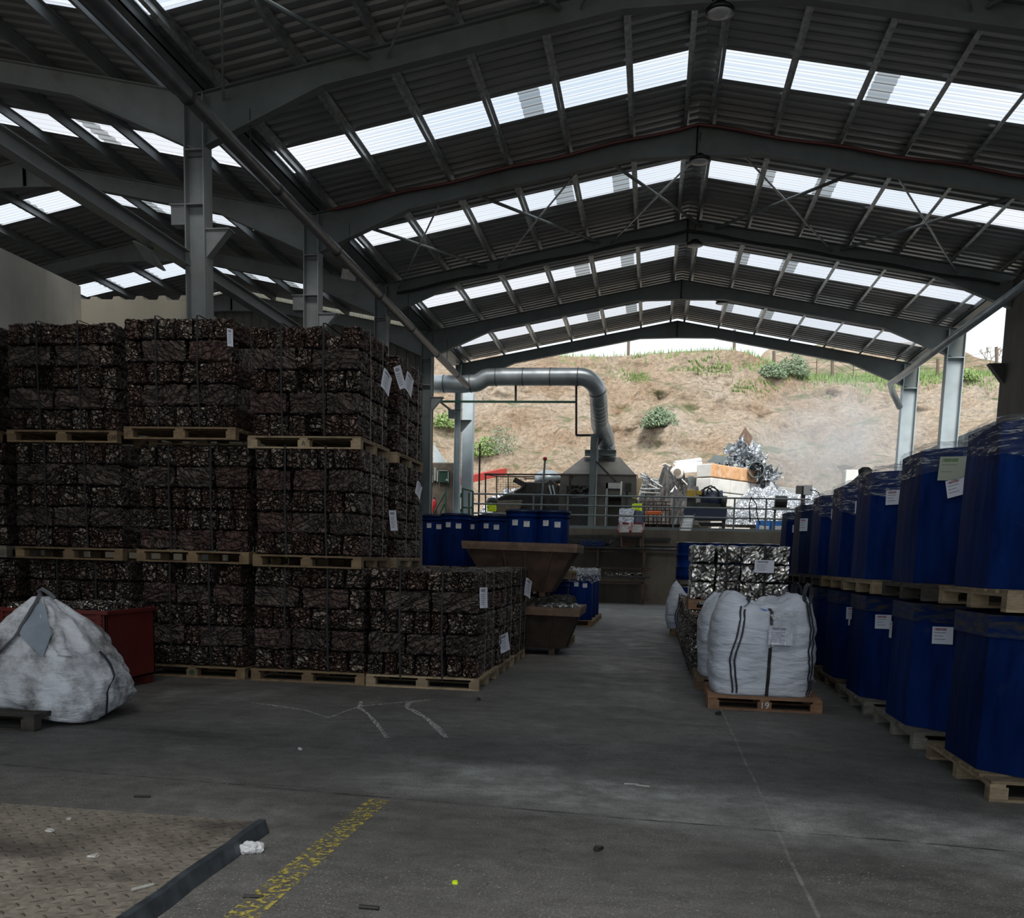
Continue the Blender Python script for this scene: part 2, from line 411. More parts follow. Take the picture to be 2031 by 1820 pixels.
def m_fabric(name, a, b, dirt, da):
    t = NT(name); v = t.shift(t.pos())
    c = t.ramp(t.noise(v, 2., 5), (.3, a), (.7, b))
    c = t.mix(t.mul(t.ramp(t.noise(v, 3.2, 8, .68), (.45, 0.), (.66, 1.)), da), c, dirt)
    wv = t.mth('MULTIPLY', t.mth('SINE', t.mul(t.sep(v)[2], 900.)), .02)
    h = t.noise(t.map(v, (1.6, 1.6, 6)), 2.2, 6, .55, .4)
    M[name] = t.bsdf(Base__Color=c, Roughness=.62, Normal=t.bump(h, .8, .05))
m_fabric('bag_white', (.47, .52, .60), (.62, .67, .76), (.4, .42, .44), .3)
m_fabric('bag_dirty', (.5, .52, .56), (.68, .71, .76), (.09, .085, .075), .95)
simple('bag_inside', (.22, .26, .31), .7)
simple('bag_grey', (.16, .18, .2), .7)
simple('loop_strap', (.03, .035, .045), .6)
simple('loop_grey', (.10, .105, .12), .7)
simple('stitch_white', (.6, .62, .65), .7)

def m_label(name, base, head, ink, lines=5, hfrac=.2):
    # a printed sticker: generated coordinates run 0..1 over its face (x = across, z = up)
    t = NT(name); g = t.n('TexCoord').outputs['UV']; x, y = t.sep(g)[0], t.sep(g)[1]
    ch = t.noise(t.map(g, (70, 3, 1)), 1., 2)
    def rect(a, x0, x1, c0, c1):
        f = t.mul(t.mth('GREATER_THAN', x, x0), t.mth('LESS_THAN', x, x1)); f = t.mul(f, t.mul(t.mth('GREATER_THAN', y, c0), t.mth('LESS_THAN', y, c1)))
        return t.mul(f, a)
    glyph = t.ramp(ch, (.42, .35), (.5, 1.))
    col = t.mix(rect(glyph, .1, .68, .78, .92), base, head)
    ly = .68
    for i in range(lines):
        col = t.mix(rect(t.mul(glyph, .85), .1, .66-.12*(i % 2), ly-.045, ly), col, ink); ly -= .58/max(lines, 1)
    M[name] = t.bsdf(Base__Color=col, Roughness=.5)
m_label('sticker_red', (.62, .66, .76), (.22, .02, .03), (.05, .06, .09), 3)
m_label('sticker_green', (.33, .37, .3), (.06, .13, .04), (.16, .19, .14), 2)
m_label('sheet_print', (.62, .65, .74), (.1, .09, .14), (.12, .14, .2), 6)
m_label('sticker_plain', (.6, .62, .64), (.2, .2, .22), (.3, .3, .32), 2)

t = NT('hillside'); v = t.pos(False)
n1 = t.noise(v, .16, 9, .62, .5)
c = t.ramp(n1, (.25, (.52, .33, .20)), (.42, (.70, .51, .35)), (.55, (.80, .64, .48)), (.75, (.88, .77, .63)))
fine = t.noise(t.map(v, (1, 1, 1.5)), 3.2, 12, .82)
c = t.mix(1., c, t.ramp(fine, (.34, .30), (.46, .82), (.56, 1.15), (.68, 1.55)), 'MULTIPLY')
c = t.mix(t.ramp(t.noise(t.map(v, (.5, .5, 1.6), loc=(1, 5, 2)), .9, 9, .7), (.57, 0.), (.66, .65)), c, (.25, .13, .07))
c = t.mix(t.ramp(t.vor(v, 2.2), (.04, .95), (.10, 0.)), c, (.80, .74, .64))
c = t.mix(t.ramp(t.vor(t.map(v, loc=(3, 2, 1)), 3.1), (.05, .75), (.14, 0.)), c, (.14, .09, .055))
gz = t.n('NewGeometry'); nz_ = t.sep(gz.outputs['Normal'])[2]
gm = t.mul(t.ramp(nz_, (.86, 0.), (.97, 1.)), t.ramp(t.noise(v, .35, 7, .6), (.46, 0.), (.56, .9)))
gm = t.mth('MAXIMUM', gm, t.mul(t.ramp(t.noise(t.map(v, (.35, .6, .8), loc=(5, 0, 2)), .6, 8, .68), (.585, 0.), (.66, .75)), 1.))
c = t.mix(gm, c, t.ramp(t.noise(v, 3, 5), (.35, (.10, .17, .05)), (.65, (.25, .33, .12))))
M['hillside'] = t.bsdf(Base__Color=c, Roughness=.95, Normal=t.bump(fine, 1., .6))
def m_leaf(name, a, b):
    t = NT(name); v = t.pos(); c = t.ramp(t.noise(v, 6, 3), (.3, a), (.7, b)); M[name] = t.bsdf(Base__Color=c, Roughness=.7)
m_leaf('leaf_grey_green', (.09, .14, .08), (.24, .31, .19)); m_leaf('leaf_green', (.12, .2, .05), (.28, .38, .14)); m_leaf('twig_dry', (.2, .16, .11), (.33, .28, .2))

t = NT('duct_metal'); v = t.pos(False); c = t.ramp(t.noise(v, 2, 5), (.3, (.25, .29, .31)), (.7, (.40, .44, .46)))
M['duct_metal'] = t.bsdf(Base__Color=c, Roughness=.38, Metallic=.6)

t = NT('smoke'); v = t.pos()
n = t.noise(v, 1.1, 6, .6, .6)
r = t.n('VectorMath', _operation='LENGTH', i0=v).outputs['Value']
fall = t.mth('SUBTRACT', 1., r, cl=True)
dn = t.mul(t.mul(t.ramp(n, (.36, 0.), (.66, 1.)), t.mth('POWER', fall, .8)), .6)
vol = t.n('VolumePrincipled', Color=(.94, .98, 1., 1), Density=dn, Anisotropy=.1)
t.t.links.new(vol.outputs[0], t.out.inputs['Volume']); M['smoke'] = t.m
# ------------------------------------------------------------------ the hall
XR0, ZR, SL = .4855, 9.80, .186          # ridge of the main hall
XL, XE = -7.15, 8.27                     # column lines
FY = [4.1, 9.05, 14.45, 19.45, 24.45, 29.45, 34.27]
X2, Z2, S2, XL2 = -13.5, 9.63, .195, -19.85   # ridge of the side hall
YB, YE = -5.0, 34.6  # unseen roof end behind the viewer, extended to block the sun

mb = MB().quad((-26, -14, 0), (34, -14, 0), (34, 36, 0), (-26, 36, 0)); struct('floor', mb, M['floor'])
# yard behind the viewer / outside
gl = MB().quad((-60, -80, -.02), (80, -80, -.02), (80, -14, -.02), (-60, -14, -.02)).quad((34, -14, -.02), (80, -14, -.02), (80, 60, -.02), (34, 60, -.02))
struct('floor_yard', gl, M['dirt_ground'])

BANDS = [(2.0, 2.9), (7.0, 7.9), (11.8, 12.7), (16.95, 17.9), (21.3, 22.2), (26.65, 27.6), (31.6, 32.6)]
OFF = .17
def sheet_mb(x0, z0, x1, z1, y0, y1):
    mb = MB(); prof = []; y = y0; k = 0
    while y < y1-1e-6:
        for dy, dz in ((0, 0), (.10, 0), (.13, .035), (.22, .035)):
            if y+dy <= y1: prof.append((y+dy, dz))
        y += .25
    prof.append((y1, 0))
    mb.tube2([[(x0, a, z0+b), (x1, a, z1+b)] for a, b in prof], False, False)
    return mb
def roof(name, xr, zr, sl, xa, xb, yend, pur_l, pur_r, pur_mat, dep):
    C = thing(name, None, None); C['kind'] = 'structure'
    ys = [YB] + [v for b in BANDS if b[1] < yend for v in b] + [yend]
    for side, xe in ((-1, xa), (1, xb)):
        ze = zr-sl*abs(xe-xr)
        for i in range(len(ys)-1):
            a, b = ys[i], ys[i+1]
            if i % 2 == 0: sheet_mb(xr, zr+OFF, xe, ze+OFF, a, b).build('roof_sheet', M['roof_sheet'], C)
            else:
                lap = 2.75 if i < 9 else 1.55
                cuts = [0, .22, lap, lap+.36, abs(xe-xr)] if i < 8 else [0, .22, 1.35, 1.7, 2.55, 2.95, abs(xe-xr)]
                for j in range(len(cuts)-1):
                    u0, u1 = cuts[j], cuts[j+1]
                    sheet_mb(xr+side*u0, zr+OFF-sl*u0, xr+side*u1, zr+OFF-sl*u1, a, b).build('skylight_panel' if j else 'roof_sheet', M['skylight_sheet' if j % 2 else 'skylight_lap' if j else 'roof_sheet'], C)
                    
    for x in pur_l+pur_r:
        z = zr-sl*abs(x-xr); sg = -1 if x < xr else 1; up = Vector((sg*sl, 0, 1)).normalized()
        p, q = Vector((x, YB, z))+up*(dep/2+.01), Vector((x, yend-.05 if yend < 31 else 34.35, z))+up*(dep/2+.01)
        mb = MB(); mb.beam(p, q, .006, dep, up); mb.beam(p, q, .06, .006, up, (.03, dep/2-.003)); mb.beam(p, q, .06, .006, up, (-.03, -dep/2+.003)); mb.beam(p, q, .006, .02, up, (-.06, -dep/2+.012))
        mb.build('purlin', M[pur_mat], C)
    return C
PL = [.28, -.72, -1.93, -3.10, -4.28, -5.48, -6.72]; PR = [.74, 1.90, 3.10, 4.27, 5.42, 6.6, 7.75]
ceil1 = roof('ceiling', XR0, ZR, SL, -7.05, 8.2, YE, PL, PR, 'galvanised', .13)
PL2 = [-13.7, -14.9, -16.1, -17.3, -18.5]; PR2 = [-13.3, -12.1, -10.9, -9.7, -8.5, -7.7]
ceil2 = roof('ceiling_side_hall', X2, Z2, S2, XL2, -7.45, 29.6, PL2, PR2, 'beam_paint', .15)
# wind bracing between the second/third and the first/second frames
def zt(x): return ZR-SL*abs(x-XR0)
pairs = [(-6.7, -4.45), (-4.15, -1.65), (-1.35, .8), (3.9, 1.15), (6.75, 4.1)]
for ya, yb in ((19.45, 24.45), (9.45, 14.45)):
    for a, b in pairs:
        for u, v in ((a, b), (b, a)):
            off = -.10 if (u == a) else -.17
            r = .035 if u == max(a, b, key=lambda q: abs(q-XR0)) else .02
            MB().tube([(u, ya+.05, zt(u)+off), (v, yb-.05, zt(v)+off)], r, 8).build('wind_brace', M['galvanised' if r < .03 else 'frame_paint'], ceil1)
MB().tube([(-7.15, 14.6, 7.9), (-9.6, 19.3, 8.6)], .03, 8).build('wind_brace', M['frame_paint'], ceil2)

def rafter_mb(Y, xc, xr, zr, sl, hd=.75):
    sg = 1 if xc > xr else -1; L = abs(xc-xr)
    def T(u): return (xr+sg*u, zr-sl*u)
    def B(u, d): return (xr+sg*u, zr-sl*u-d)
    d = .33; us = [(0, d+.05), (1.25, d), (L-2.0, d), (L, hd)]
    us[0] = (0, sl*1.25+d-.02)
    mb = MB(); n = len(us)
    poly = [T(0), T(L)] + [B(u, q) for u, q in us[::-1]]
    mb.prism(poly, 'y', Y-.006, Y+.006)
    def fl_(a, b, w=.17): mb.beam((a[0], Y, a[1]), (b[0], Y, b[1]), w, .016)
    fl_(T(0), T(L))
    for i in range(n-1): fl_(B(*us[i]), B(*us[i+1]))
    mb.box(xr+sg*.0-.01, xr+.01, Y-.085, Y+.085, zr-us[0][1], zr)
    return mb
def column(Tm, Y, x, w, dy, z0, z1, mat, brackets=True):
    P(Tm, 'column', MB().ibeam((x, Y, z0), (x, Y, z1), dy, w, .02, (1, 0, 0), .012).box(x-w/2, x+w/2, Y-dy/2, Y+dy/2, z1-.8, z1-.78), M[mat])
    P(Tm, 'joint_panel', MB().box(x-w/2, x+w/2, Y-.05, Y+.05, z1-.86, z1), M['frame_paint'])
    if brackets:
        mb = MB().box(x-w/2-.24, x-w/2, Y-.1, Y+.1, 6.5, 6.78).box(x-w/2-.26, x+w/2, Y-.13, Y+.13, 6.78, 6.80)
        P(Tm, 'bracket', mb, M['beam_paint'])
        mb = MB().prism([(x+w/2, 6.42), (x+w/2+.36, 6.42), (x+w/2, 6.02)], 'y', Y-.08, Y+.08).box(x+w/2, x+w/2+.38, Y-.11, Y+.11, 6.42, 6.44)
        P(Tm, 'bracket', mb, M['beam_paint'])
names = ['roof frame just above the viewer', 'second roof frame, nearest one crossing the top of the picture', 'grey portal frame whose tall left column rises behind the nearest bale stacks',
         'grey portal frame at the near side of the wind braces', 'dark portal frame at the far side of the wind braces', 'portal frame in front of the last roof bay, with a pale right column',
         'last portal frame standing clear of the roof edge against the hill']
for i, Y in enumerate(FY):
    F = thing('portal_frame', names[i], 'roof frame', (XR0, Y, 0), group='portal frames of the main hall')
    for xc in (XL, XE):
        far = xc > 0 and Y < 25
        P(F, 'rafter', rafter_mb(Y, xc, XR0, ZR, SL, .8), M['frame_paint'])
    if i < 6: column(F, Y, XL, .32, .28, 0, 8.36, 'beam_paint' if i < 5 else 'frame_paint')
    else: column(F, Y, XL, .22, .24, 0, 8.36, 'column_paint_sunlit')
    if i >= 5: column(F, Y, XE, .48, .3, 0, 8.34, 'column_paint_sunlit', False)
    elif i == 4: P(F, 'bracket', MB().prism([(7.98, 6.4), (7.62, 6.4), (7.98, 5.95)], 'y', Y-.1, Y+.1), M['black_steel'])
for i, Y in enumerate(FY[:6]):
    F = thing('portal_frame', ['first', 'second', 'third', 'fourth', 'fifth', 'last'][i]+' side hall roof frame counted from the viewer, left of the gutter', 'roof frame', (X2, Y, 0), group='portal frames of the side hall')
    for xc in (XL, XL2): P(F, 'rafter', rafter_mb(Y, xc, X2, Z2, S2, .8), M['beam_paint'])
    P(F, 'column', MB().ibeam((XL2, Y, 0), (XL2, Y, 8.36), .28, .32, .02, (1, 0, 0)), M['beam_paint'])

# valley gutter, rain pipes, crane rail beam
G = thing('valley_gutter', 'long dark steel box gutter between the two hall roofs', 'gutter', (-7.25, 15, 8.4))
P(G, 'trough', MB().box(-7.5, -6.98, YB, 34.6, 8.41, 8.43).box(-7.51, -7.49, YB, 34.6, 8.41, 8.56).box(-7.0, -6.98, YB, 34.6, 8.41, 8.56), M['gutter_metal'])
P(G, 'edge_flashing', MB().beam((-6.95, YB, 8.56), (-6.95, 34.6, 8.56), .05, .02), M['galvanised'])
G = thing('eave_gutter', 'steel gutter and flashing along the right eave of the hall', 'gutter', (8.3, 25, 8.4))
P(G, 'trough', MB().box(8.15, 8.45, YB, 35.2, 8.42, 8.44).box(8.44, 8.46, YB, 35.2, 8.42, 8.7).box(8.15, 8.17, YB, 35.2, 8.42, 8.56), M['frame_paint'])
T_ = thing('drain_pipe', 'long round steel pipe running along the left column line under the gutter', 'pipe', (-6.93, 14, 8))
def ppx(px, py, z): d = at(px, py, 1)-EYE; return EYE+d*((z-1.55)/d.z)
pa, pb2 = ppx(405, 225, 7.42), ppx(845, 680, 7.42); pa = Vector((pa.x, pa.y, 7.42))
dd = (pb2-pa).normalized(); p0 = pa-dd*(pa.y+1.5); p1 = pa+dd*(33.0-pa.y)
P(T_, 'pipe_run', MB().tube([p0, pa, p1], .10, 20), M['pipe_metal'], smooth=True)
for y in (6.2, 9.3, 12.4, 15.5, 18.6, 21.7, 24.8, 27.9, 31): 
    q = pa+dd*(y-pa.y); P(T_, 'pipe_collar', MB().tube([q-dd*.04, q+dd*.04], .107, 20), M['black_steel'])
for y in FY[1:6]:
    q = pa+dd*(y-pa.y); P(T_, 'pipe_hanger', MB().tube([q, q+Vector((0, 0, .75))], .01, 6), M['black_steel'])
T_ = thing('drain_pipe', 'sloping round pipe under the right eave, ending at the farthest right column', 'pipe', (7.75, 28, 7.6))
P(T_, 'pipe_run', MB().tube([(7.2, 15, 7.28), (7.28, 32.6, 7.42), (7.6, 33.6, 7.3), (7.95, 34.0, 6.9)], .1, 16), M['duct_metal'], smooth=True)
cb = ['crane rail beam over the viewer, left of the pipe', 'pale steel rail beam reaching the nearest left column', 'steel rail beam descending behind the tallest bale stack', 'far rail beam behind the second left column']
for i in range(4):
    a, b = FY[i], FY[i+1]
    tag(MB().ibeam((-7.33, a+.2, 6.0), (-7.33, b-.1, 6.0), .18, .22, .016, tw=.012).build('rail_beam', M['beam_paint']), cb[i], 'beam', 'rail beams on the left column line')

for Y, mt, nm in ((19.3, 'conduit_red', 'dark red conduit running along the top of the frame before the braces'), (24.3, 'strap_black', 'black cable clipped along the frame behind the wind braces')):
    mb = MB(); pts = [(XR0+u, Y, ZR-SL*abs(u)-(.03 if mt == 'conduit_red' else .3)+.02*math.sin(u*3)) for u in [-7.2+.4*k for k in range(37)]]
    tag(mb.tube(pts, .03, 6).build('conduit', M[mt]), nm, 'conduit')
# walls
struct('wall_left', MB().box(-9.75, -9.5, -6, 15, 0, 5.8), M['concrete_wall'])
mb = MB().prism([(-9.5, 0), (-7.32, 0), (-7.32, 5.35), (-7.6, 5.56), (-9.5, 5.6)], 'y', 15.0, 15.6)
for x in (-9.3, -8.9, -8.5, -8.1, -7.72): mb.prism([(x-.09, 5.58), (x+.09, 5.58), (x+.05, 5.65), (x-.05, 5.65)], 'y', 15.05, 15.55)
struct('wall_partition', mb, M['lego_block'])
def clad(name, x0, x1, y, ztop, mat, p=.3):
    mb = MB(); x = x0; prof = []
    while x < x1:
        for dx, dy in ((0, 0), (.2, 0), (.225, .03), (.275, .03)): prof.append((min(x+dx, x1), y+dy))
        x += p
    mb.tube2([[(a, b, 0), (a, b, ztop(a))] for a, b in prof], False, False)
    return struct(name, mb, M[mat])
clad('wall_side_hall_back', -19.8, -7.0, 29.7, lambda x: Z2+.2-S2*abs(x-X2), 'cladding')
mb = MB()
for z in (6.9, 8.2): mb.beam((-19.5, 29.6, z), (-7.1, 29.6, z), .1, .16)
struct('trim_1', mb, M['beam_paint'])
struct('wall_side_hall_left', MB().box(-20.1, -19.9, -2, 29.8, 0, 8.6), M['cladding'])
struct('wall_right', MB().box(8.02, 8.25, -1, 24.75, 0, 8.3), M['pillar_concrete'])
a, b = atx(1985, 835, 8.7), atx(1830, 890, 8.7)
zt_ = (a.z+b.z)/2
W_ = thing('wall_yard', None, None, (8.7, 24.7, 0)); W_['kind'] = 'structure'
y = 24.8
while y < 36:
    P(W_, 'wall_panel', MB().box(8.7, 8.85, y, y+1.56, 0, zt_), M['precast'], bevel=.012); y += 1.58
# raised platform at the back
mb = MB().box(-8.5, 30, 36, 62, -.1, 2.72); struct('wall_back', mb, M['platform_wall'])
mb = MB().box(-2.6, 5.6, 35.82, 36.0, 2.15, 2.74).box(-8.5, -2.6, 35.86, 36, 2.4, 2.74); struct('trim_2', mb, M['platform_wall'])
struct('trim_3', MB().tube([(-2.6, 35.75, 2.05), (2.9, 35.75, 2.05)], .05, 10), M['pipe_metal'])
struct('floor_platform', MB().quad((-20, 36, 2.725), (34, 36, 2.725), (34, 62, 2.725), (-20, 62, 2.725)), M['dirt_ground'])

# ------------------------------------------------------------------ hill behind
def sst(a, b, x):
    t = min(1, max(0, (x-a)/(b-a))); return t*t*(3-2*t)
def zc(x): return 15.5-.5*sst(-6, -20, x)-1.7*sst(4.5, 10, x)+.5*math.sin(x*.35)*.4
def back(x): return -.02+.31*sst(5, 11, x)-.10*sst(20, 36, x)
NX, NA, NB = 230, 90, 40
def hp(u, v):
    x = -38+90*u
    if v <= .7:
        t = v/.7
        y = 51+15.5*t; z = 2.6+(zc(x)-2.6)*(t**1.05)
        a = sst(0, .12, t)*sst(1.02, .9, t)
        gul = fbm((x*.22, z*.12, 3.), 5)*1.7+fbm((x*.8, z*.9, 7.), 5)*.8-.35*abs(noise.noise(Vector((x*.5, z*.15, 1.))))*3.2
        ledge = .45*math.sin(z*2.0+3*fbm((x*.15, z*.1, 0), 3))
        y -= (gul+ledge)*a*.9; z += .35*fbm((x*.6, y*.6, 9.), 4)*a
    else:
        t = (v-.7)/.3; d = 52*t
        y = 66.5+d; zz = zc(x)+back(x)*min(d, 34)*(1+.15*fbm((x*.05, y*.05, 2), 3))-.02*max(0, d-34)
        z = zz+.5*fbm((x*.2, y*.2, 4.), 4)*sst(0, 6, d)+.1*fbm((x*1.5, y*1.5, 4.), 3)
    return (x, y, z)
hm = MB().grid(hp, NX, NA+NB)
hill = hm.build('hillside', M['hillside'], smooth=True); tag(hill, kind='structure'); hill.name = 'trim_hillside'
# ------------------------------------------------------------------ pallets
def pallet(label, x, y, z=0, w=1.3, d=1.2, mat='pallet_wood', rz=0, group=None, mark=None, h=.144):
    T = thing('pallet', label, 'pallet', (x, y, z), rz, group)
    m_ = M[mat]; mb = MB(); n = 7; bw = d/ n*.74
    for i in range(n): 
        yy = -d/2+bw/2+(d-bw)*i/(n-1); e = random.uniform(-.006, .006)
        mb.box(-w/2+e, w/2+e, yy-bw/2, yy+bw/2, h-.022, h)
    mb.build('deck', m_, T)
    mb = MB()
    for xx in (-1, 0, 1): mb.box(xx*(w/2-.05)-.05, xx*(w/2-.05)+.05, -d/2, d/2, h-.044, h-.022)
    mb.build('stringer_boards', m_, T)
    for yy in (-1, 0, 1):
        MB().box(-w/2, w/2, yy*(d/2-.05)-.05, yy*(d/2-.05)+.05, 0, .02).build('skid_board', m_, T)
        for xx in (-1, 0, 1):
            k = .0725 if xx == 0 else .06
            b = MB().box(xx*(w/2-k)-k, xx*(w/2-k)+k, yy*(d/2-.05)-.05, yy*(d/2-.05)+.05, .02, h-.044).build('block', m_, T)
            if mark and yy == -1 and xx == mark[1]: writing(b, mark[0], (xx*(w/2-k), -d/2-.002, (h-.024)/2), mark[2], M[mark[3]])
    return T
def writing(parent, txt, loc, size, mat, rot=(math.pi/2, 0, 0), name='marking'):
    o = writing_(parent, txt, loc, size, mat, rot, name)
    me = bpy.data.meshes.new_from_object(o); n = bpy.data.objects.new(name, me); COL.objects.link(n); n.parent = parent; n.location = loc; n.rotation_euler = rot
    me.materials.clear(); me.materials.append(mat)
    bpy.data.objects.remove(o); return n
def writing_(parent, txt, loc, size, mat, rot, name):
    c = bpy.data.curves.new(name, 'FONT'); c.body = txt; c.size = size; c.align_x = 'CENTER'; c.align_y = 'CENTER'; c.extrude = .0006
    c.materials.append(mat)
    o = bpy.data.objects.new(name, c); COL.objects.link(o); o.parent = parent; o.location = loc; o.rotation_euler = rot
    return o

# ------------------------------------------------------------------ pressed scrap bricks
def crumple(lx, ly, lz, seed, res=.02, a1=.012, a2=.016, a3=.01):
    nx, ny, nz_ = [max(2, round(l/res)) for l in (lx, ly, lz)]
    idx = {}; mb = MB()
    def vtx(i, j, k):
        if (i, j, k) in idx: return idx[(i, j, k)]
        p = Vector((lx*(i/nx-.5), ly*(j/ny-.5), lz*(k/nz_-.5)))
        q = Vector((2*p.x/lx, 2*p.y/ly, 2*p.z/lz))
        n = Vector((q.x**5, q.y**5, q.z**5)).normalized()
        # rounded corners
        cr_ = sum(abs(c) > .85 for c in q)
        s = Vector((seed*3.7, seed*1.3, seed*2.1))
        d = a1*noise.noise(p*5+s) + a2*(abs(noise.noise(p*17+s))*-2+.5) + a3*noise.noise(p*46+s)
        p = p + n*d - q*(.006 if cr_ >= 2 else 0)
        p += Vector((noise.noise(p*22+s), noise.noise(p*22+s*2), noise.noise(p*22-s)))*.006
        idx[(i, j, k)] = len(mb.v); mb.v.append(tuple(p)); return idx[(i, j, k)]
    def q4(a, b, c, d, m=0): mb.f.append([a, b, c, d]); mb.mi.append(m)
    for i in range(nx):
        for j in range(ny):
            q4(vtx(i, j, 0), vtx(i, j+1, 0), vtx(i+1, j+1, 0), vtx(i+1, j, 0)); q4(vtx(i, j, nz_), vtx(i+1, j, nz_), vtx(i+1, j+1, nz_), vtx(i, j+1, nz_))
    for i in range(nx):
        for k in range(nz_):
            q4(vtx(i, 0, k), vtx(i+1, 0, k), vtx(i+1, 0, k+1), vtx(i, 0, k+1)); q4(vtx(i, ny, k), vtx(i, ny, k+1), vtx(i+1, ny, k+1), vtx(i+1, ny, k))
    for j in range(ny):
        for k in range(nz_):
            q4(vtx(0, j, k), vtx(0, j, k+1), vtx(0, j+1, k+1), vtx(0, j+1, k), 1); q4(vtx(nx, j, k), vtx(nx, j+1, k), vtx(nx, j+1, k+1), vtx(nx, j, k+1), 1)
    return mb
def mesh_of(mb, name, mat, m2=None):
    me = bpy.data.meshes.new(name); me.from_pydata(mb.v, [], mb.f); me.materials.append(mat)
    if m2: me.materials.append(m2); me.polygons.foreach_set('material_index', mb.mi)
    me.update(); return me
BRICK = [mesh_of(crumple(.53, .178, .232, i+1, .02, .02), 'bale', M['bale_side'], M['bale_brown']) for i in range(9)]
BIG = [mesh_of(crumple(.47, .40, .30, i+31, .045, .03, .03, .0), 'silver_bale', M['bale_silver']) for i in range(6)]
MIX = [mesh_of(crumple(.5, .40, .33, i+51, .026, .03, .04, .016), 'mixed_bale', M['bale_mixed']) for i in range(5)]
def brick(T, me, loc, rz, sc=(1, 1, 1), rx=0, j=.012, name='bale'):
    o = bpy.data.objects.new(name, me); COL.objects.link(o); o.parent = T
    o.location = [a+random.uniform(-j, j)*b for a, b in zip(loc, (.7, 1.6, .3))]
    o.rotation_euler = (rx+random.uniform(-.02, .02), random.uniform(-.02, .02), rz+random.uniform(-.035, .035)); o.scale = sc
    return o
def bale_load(label, x0, x1, y0, d, z, right=False, top=False, front=True, straps=(.3, .68), lean=0, order='ELELE', group='strapped brown bale loads of the left stack'):
    w = x1-x0; T = thing('bale_load', label, 'bale stack', ((x0+x1)/2, y0+d/2, z), lean, group)
    h = .25
    core = crumple(w-.34, d-.3, 5*h-.16, random.randint(1, 99), .09, .01, .02, 0)
    tag(core.build('inner_bales', M['bale_brown'], T, loc=(-.06 if right else 0, .06, 5*h/2)), kind='stuff')
    for L in range(5):
        zz = h*(L+.5); ty = order[4-L]; jz = 0
        if ty == 'E':
            n = random.choice((7, 7, 6)); rows = max(2, round(d/.56)); ws = [random.uniform(.85, 1.15) for _ in range(n)]; tot = sum(ws); xx = -w/2
            for i in range(n):
                bw = w*ws[i]/tot; cx = xx+bw/2; xx += bw
                for r in range(rows):
                    if not (r == 0 and front or right and i == n-1 or top and L == 4): continue
                    if r == 0 and random.random() < .04 and 0 < i < n-1: continue
                    ly = d/rows
                    brick(T, random.choice(BRICK), (cx, -d/2+ly*(r+.5), zz), random.choice((1, -1))*math.pi/2, (ly/.56, bw/.20*1.0, 1), random.choice((0, math.pi)))
        else:
            nr = max(5, round(d/.2)); k = random.choice((0, 1, 2)); lens = [.56, .56, .18]; lens = [lens[(q+k) % 3] for q in range(3)]
            if random.random() < .4: lens = [.46, .46, .4]
            tot = sum(lens)
            for r in range(nr):
                xx = -w/2
                for i, l in enumerate(lens):
                    bw = w*l/tot; cx = xx+bw/2; xx += bw
                    if not (r == 0 and front or right and i == 2 or top and L == 4): continue
                    if bw < .25 and r == 0: brick(T, random.choice(BRICK), (cx, -d/2+.27, zz), math.pi/2, (1, bw/.2, 1)); continue
                    brick(T, random.choice(BRICK), (cx, -d/2+d/nr*(r+.5), zz), random.choice((0, math.pi)), (bw/.565, d/nr/.20, 1), random.choice((0, math.pi)))
    H = 5*h+.015
    for s in straps:
        xs = w*(s-.5)
        pts = [(xs+.01, -d/2-.016, -.04), (xs-.006, -d/2-.022, H*.5), (xs, -d/2-.018, H), (xs, -d/2+.02, H+.01), (xs, d/2, H+.01), (xs, d/2+.012, H*.5), (xs, d/2+.012, -.04)]
        MB().ribbon(pts, .022, (1, 0, 0)).build('strap', M['strap_black'], T, solid=.002)
    if right:
        for s in (.3, .72):
            ys = d*(s-.5)
            MB().ribbon([(w/2-.3, ys, H+.012), (w/2+.012, ys, H+.008), (w/2+.02, ys+.01, H*.5), (w/2+.016, ys, -.03)], .014, (0, 1, 0)).build('strap', M['beam_paint'], T, solid=.002)
    return T
def paper(T, name, mat, c, w, h, nrm, tilt=0, curl=.0, wname=None):
    """sheet of paper centred at world point c, facing nrm, hung on thing T"""
    n = Vector(nrm).normalized(); u = Vector((0, 0, 1)).cross(n).normalized(); v = n.cross(u)
    u2 = u*math.cos(tilt)+v*math.sin(tilt); v2 = -u*math.sin(tilt)+v*math.cos(tilt)
    mb = MB(); nu = 6
    mb.grid(lambda a, b: Vector(c)+u2*(a-.5)*w+v2*(b-.5)*h+n*(curl*(math.sin(a*5)+(1-b)**2*2)), nu, nu)
    R = Matrix.Rotation(-T.rotation_euler[2], 4, 'Z'); L = Vector(T.location)
    mb.v = [tuple(R @ (Vector(p)-L)) for p in mb.v]
    o = mb.build(name, mat, T)
    uv = o.data.uv_layers.new(name='UVMap')
    for li, lp in enumerate(o.data.loops):
        i = lp.vertex_index; uv.data[li].uv = ((i % (nu+1))/nu, (i//(nu+1))/nu)
    return o

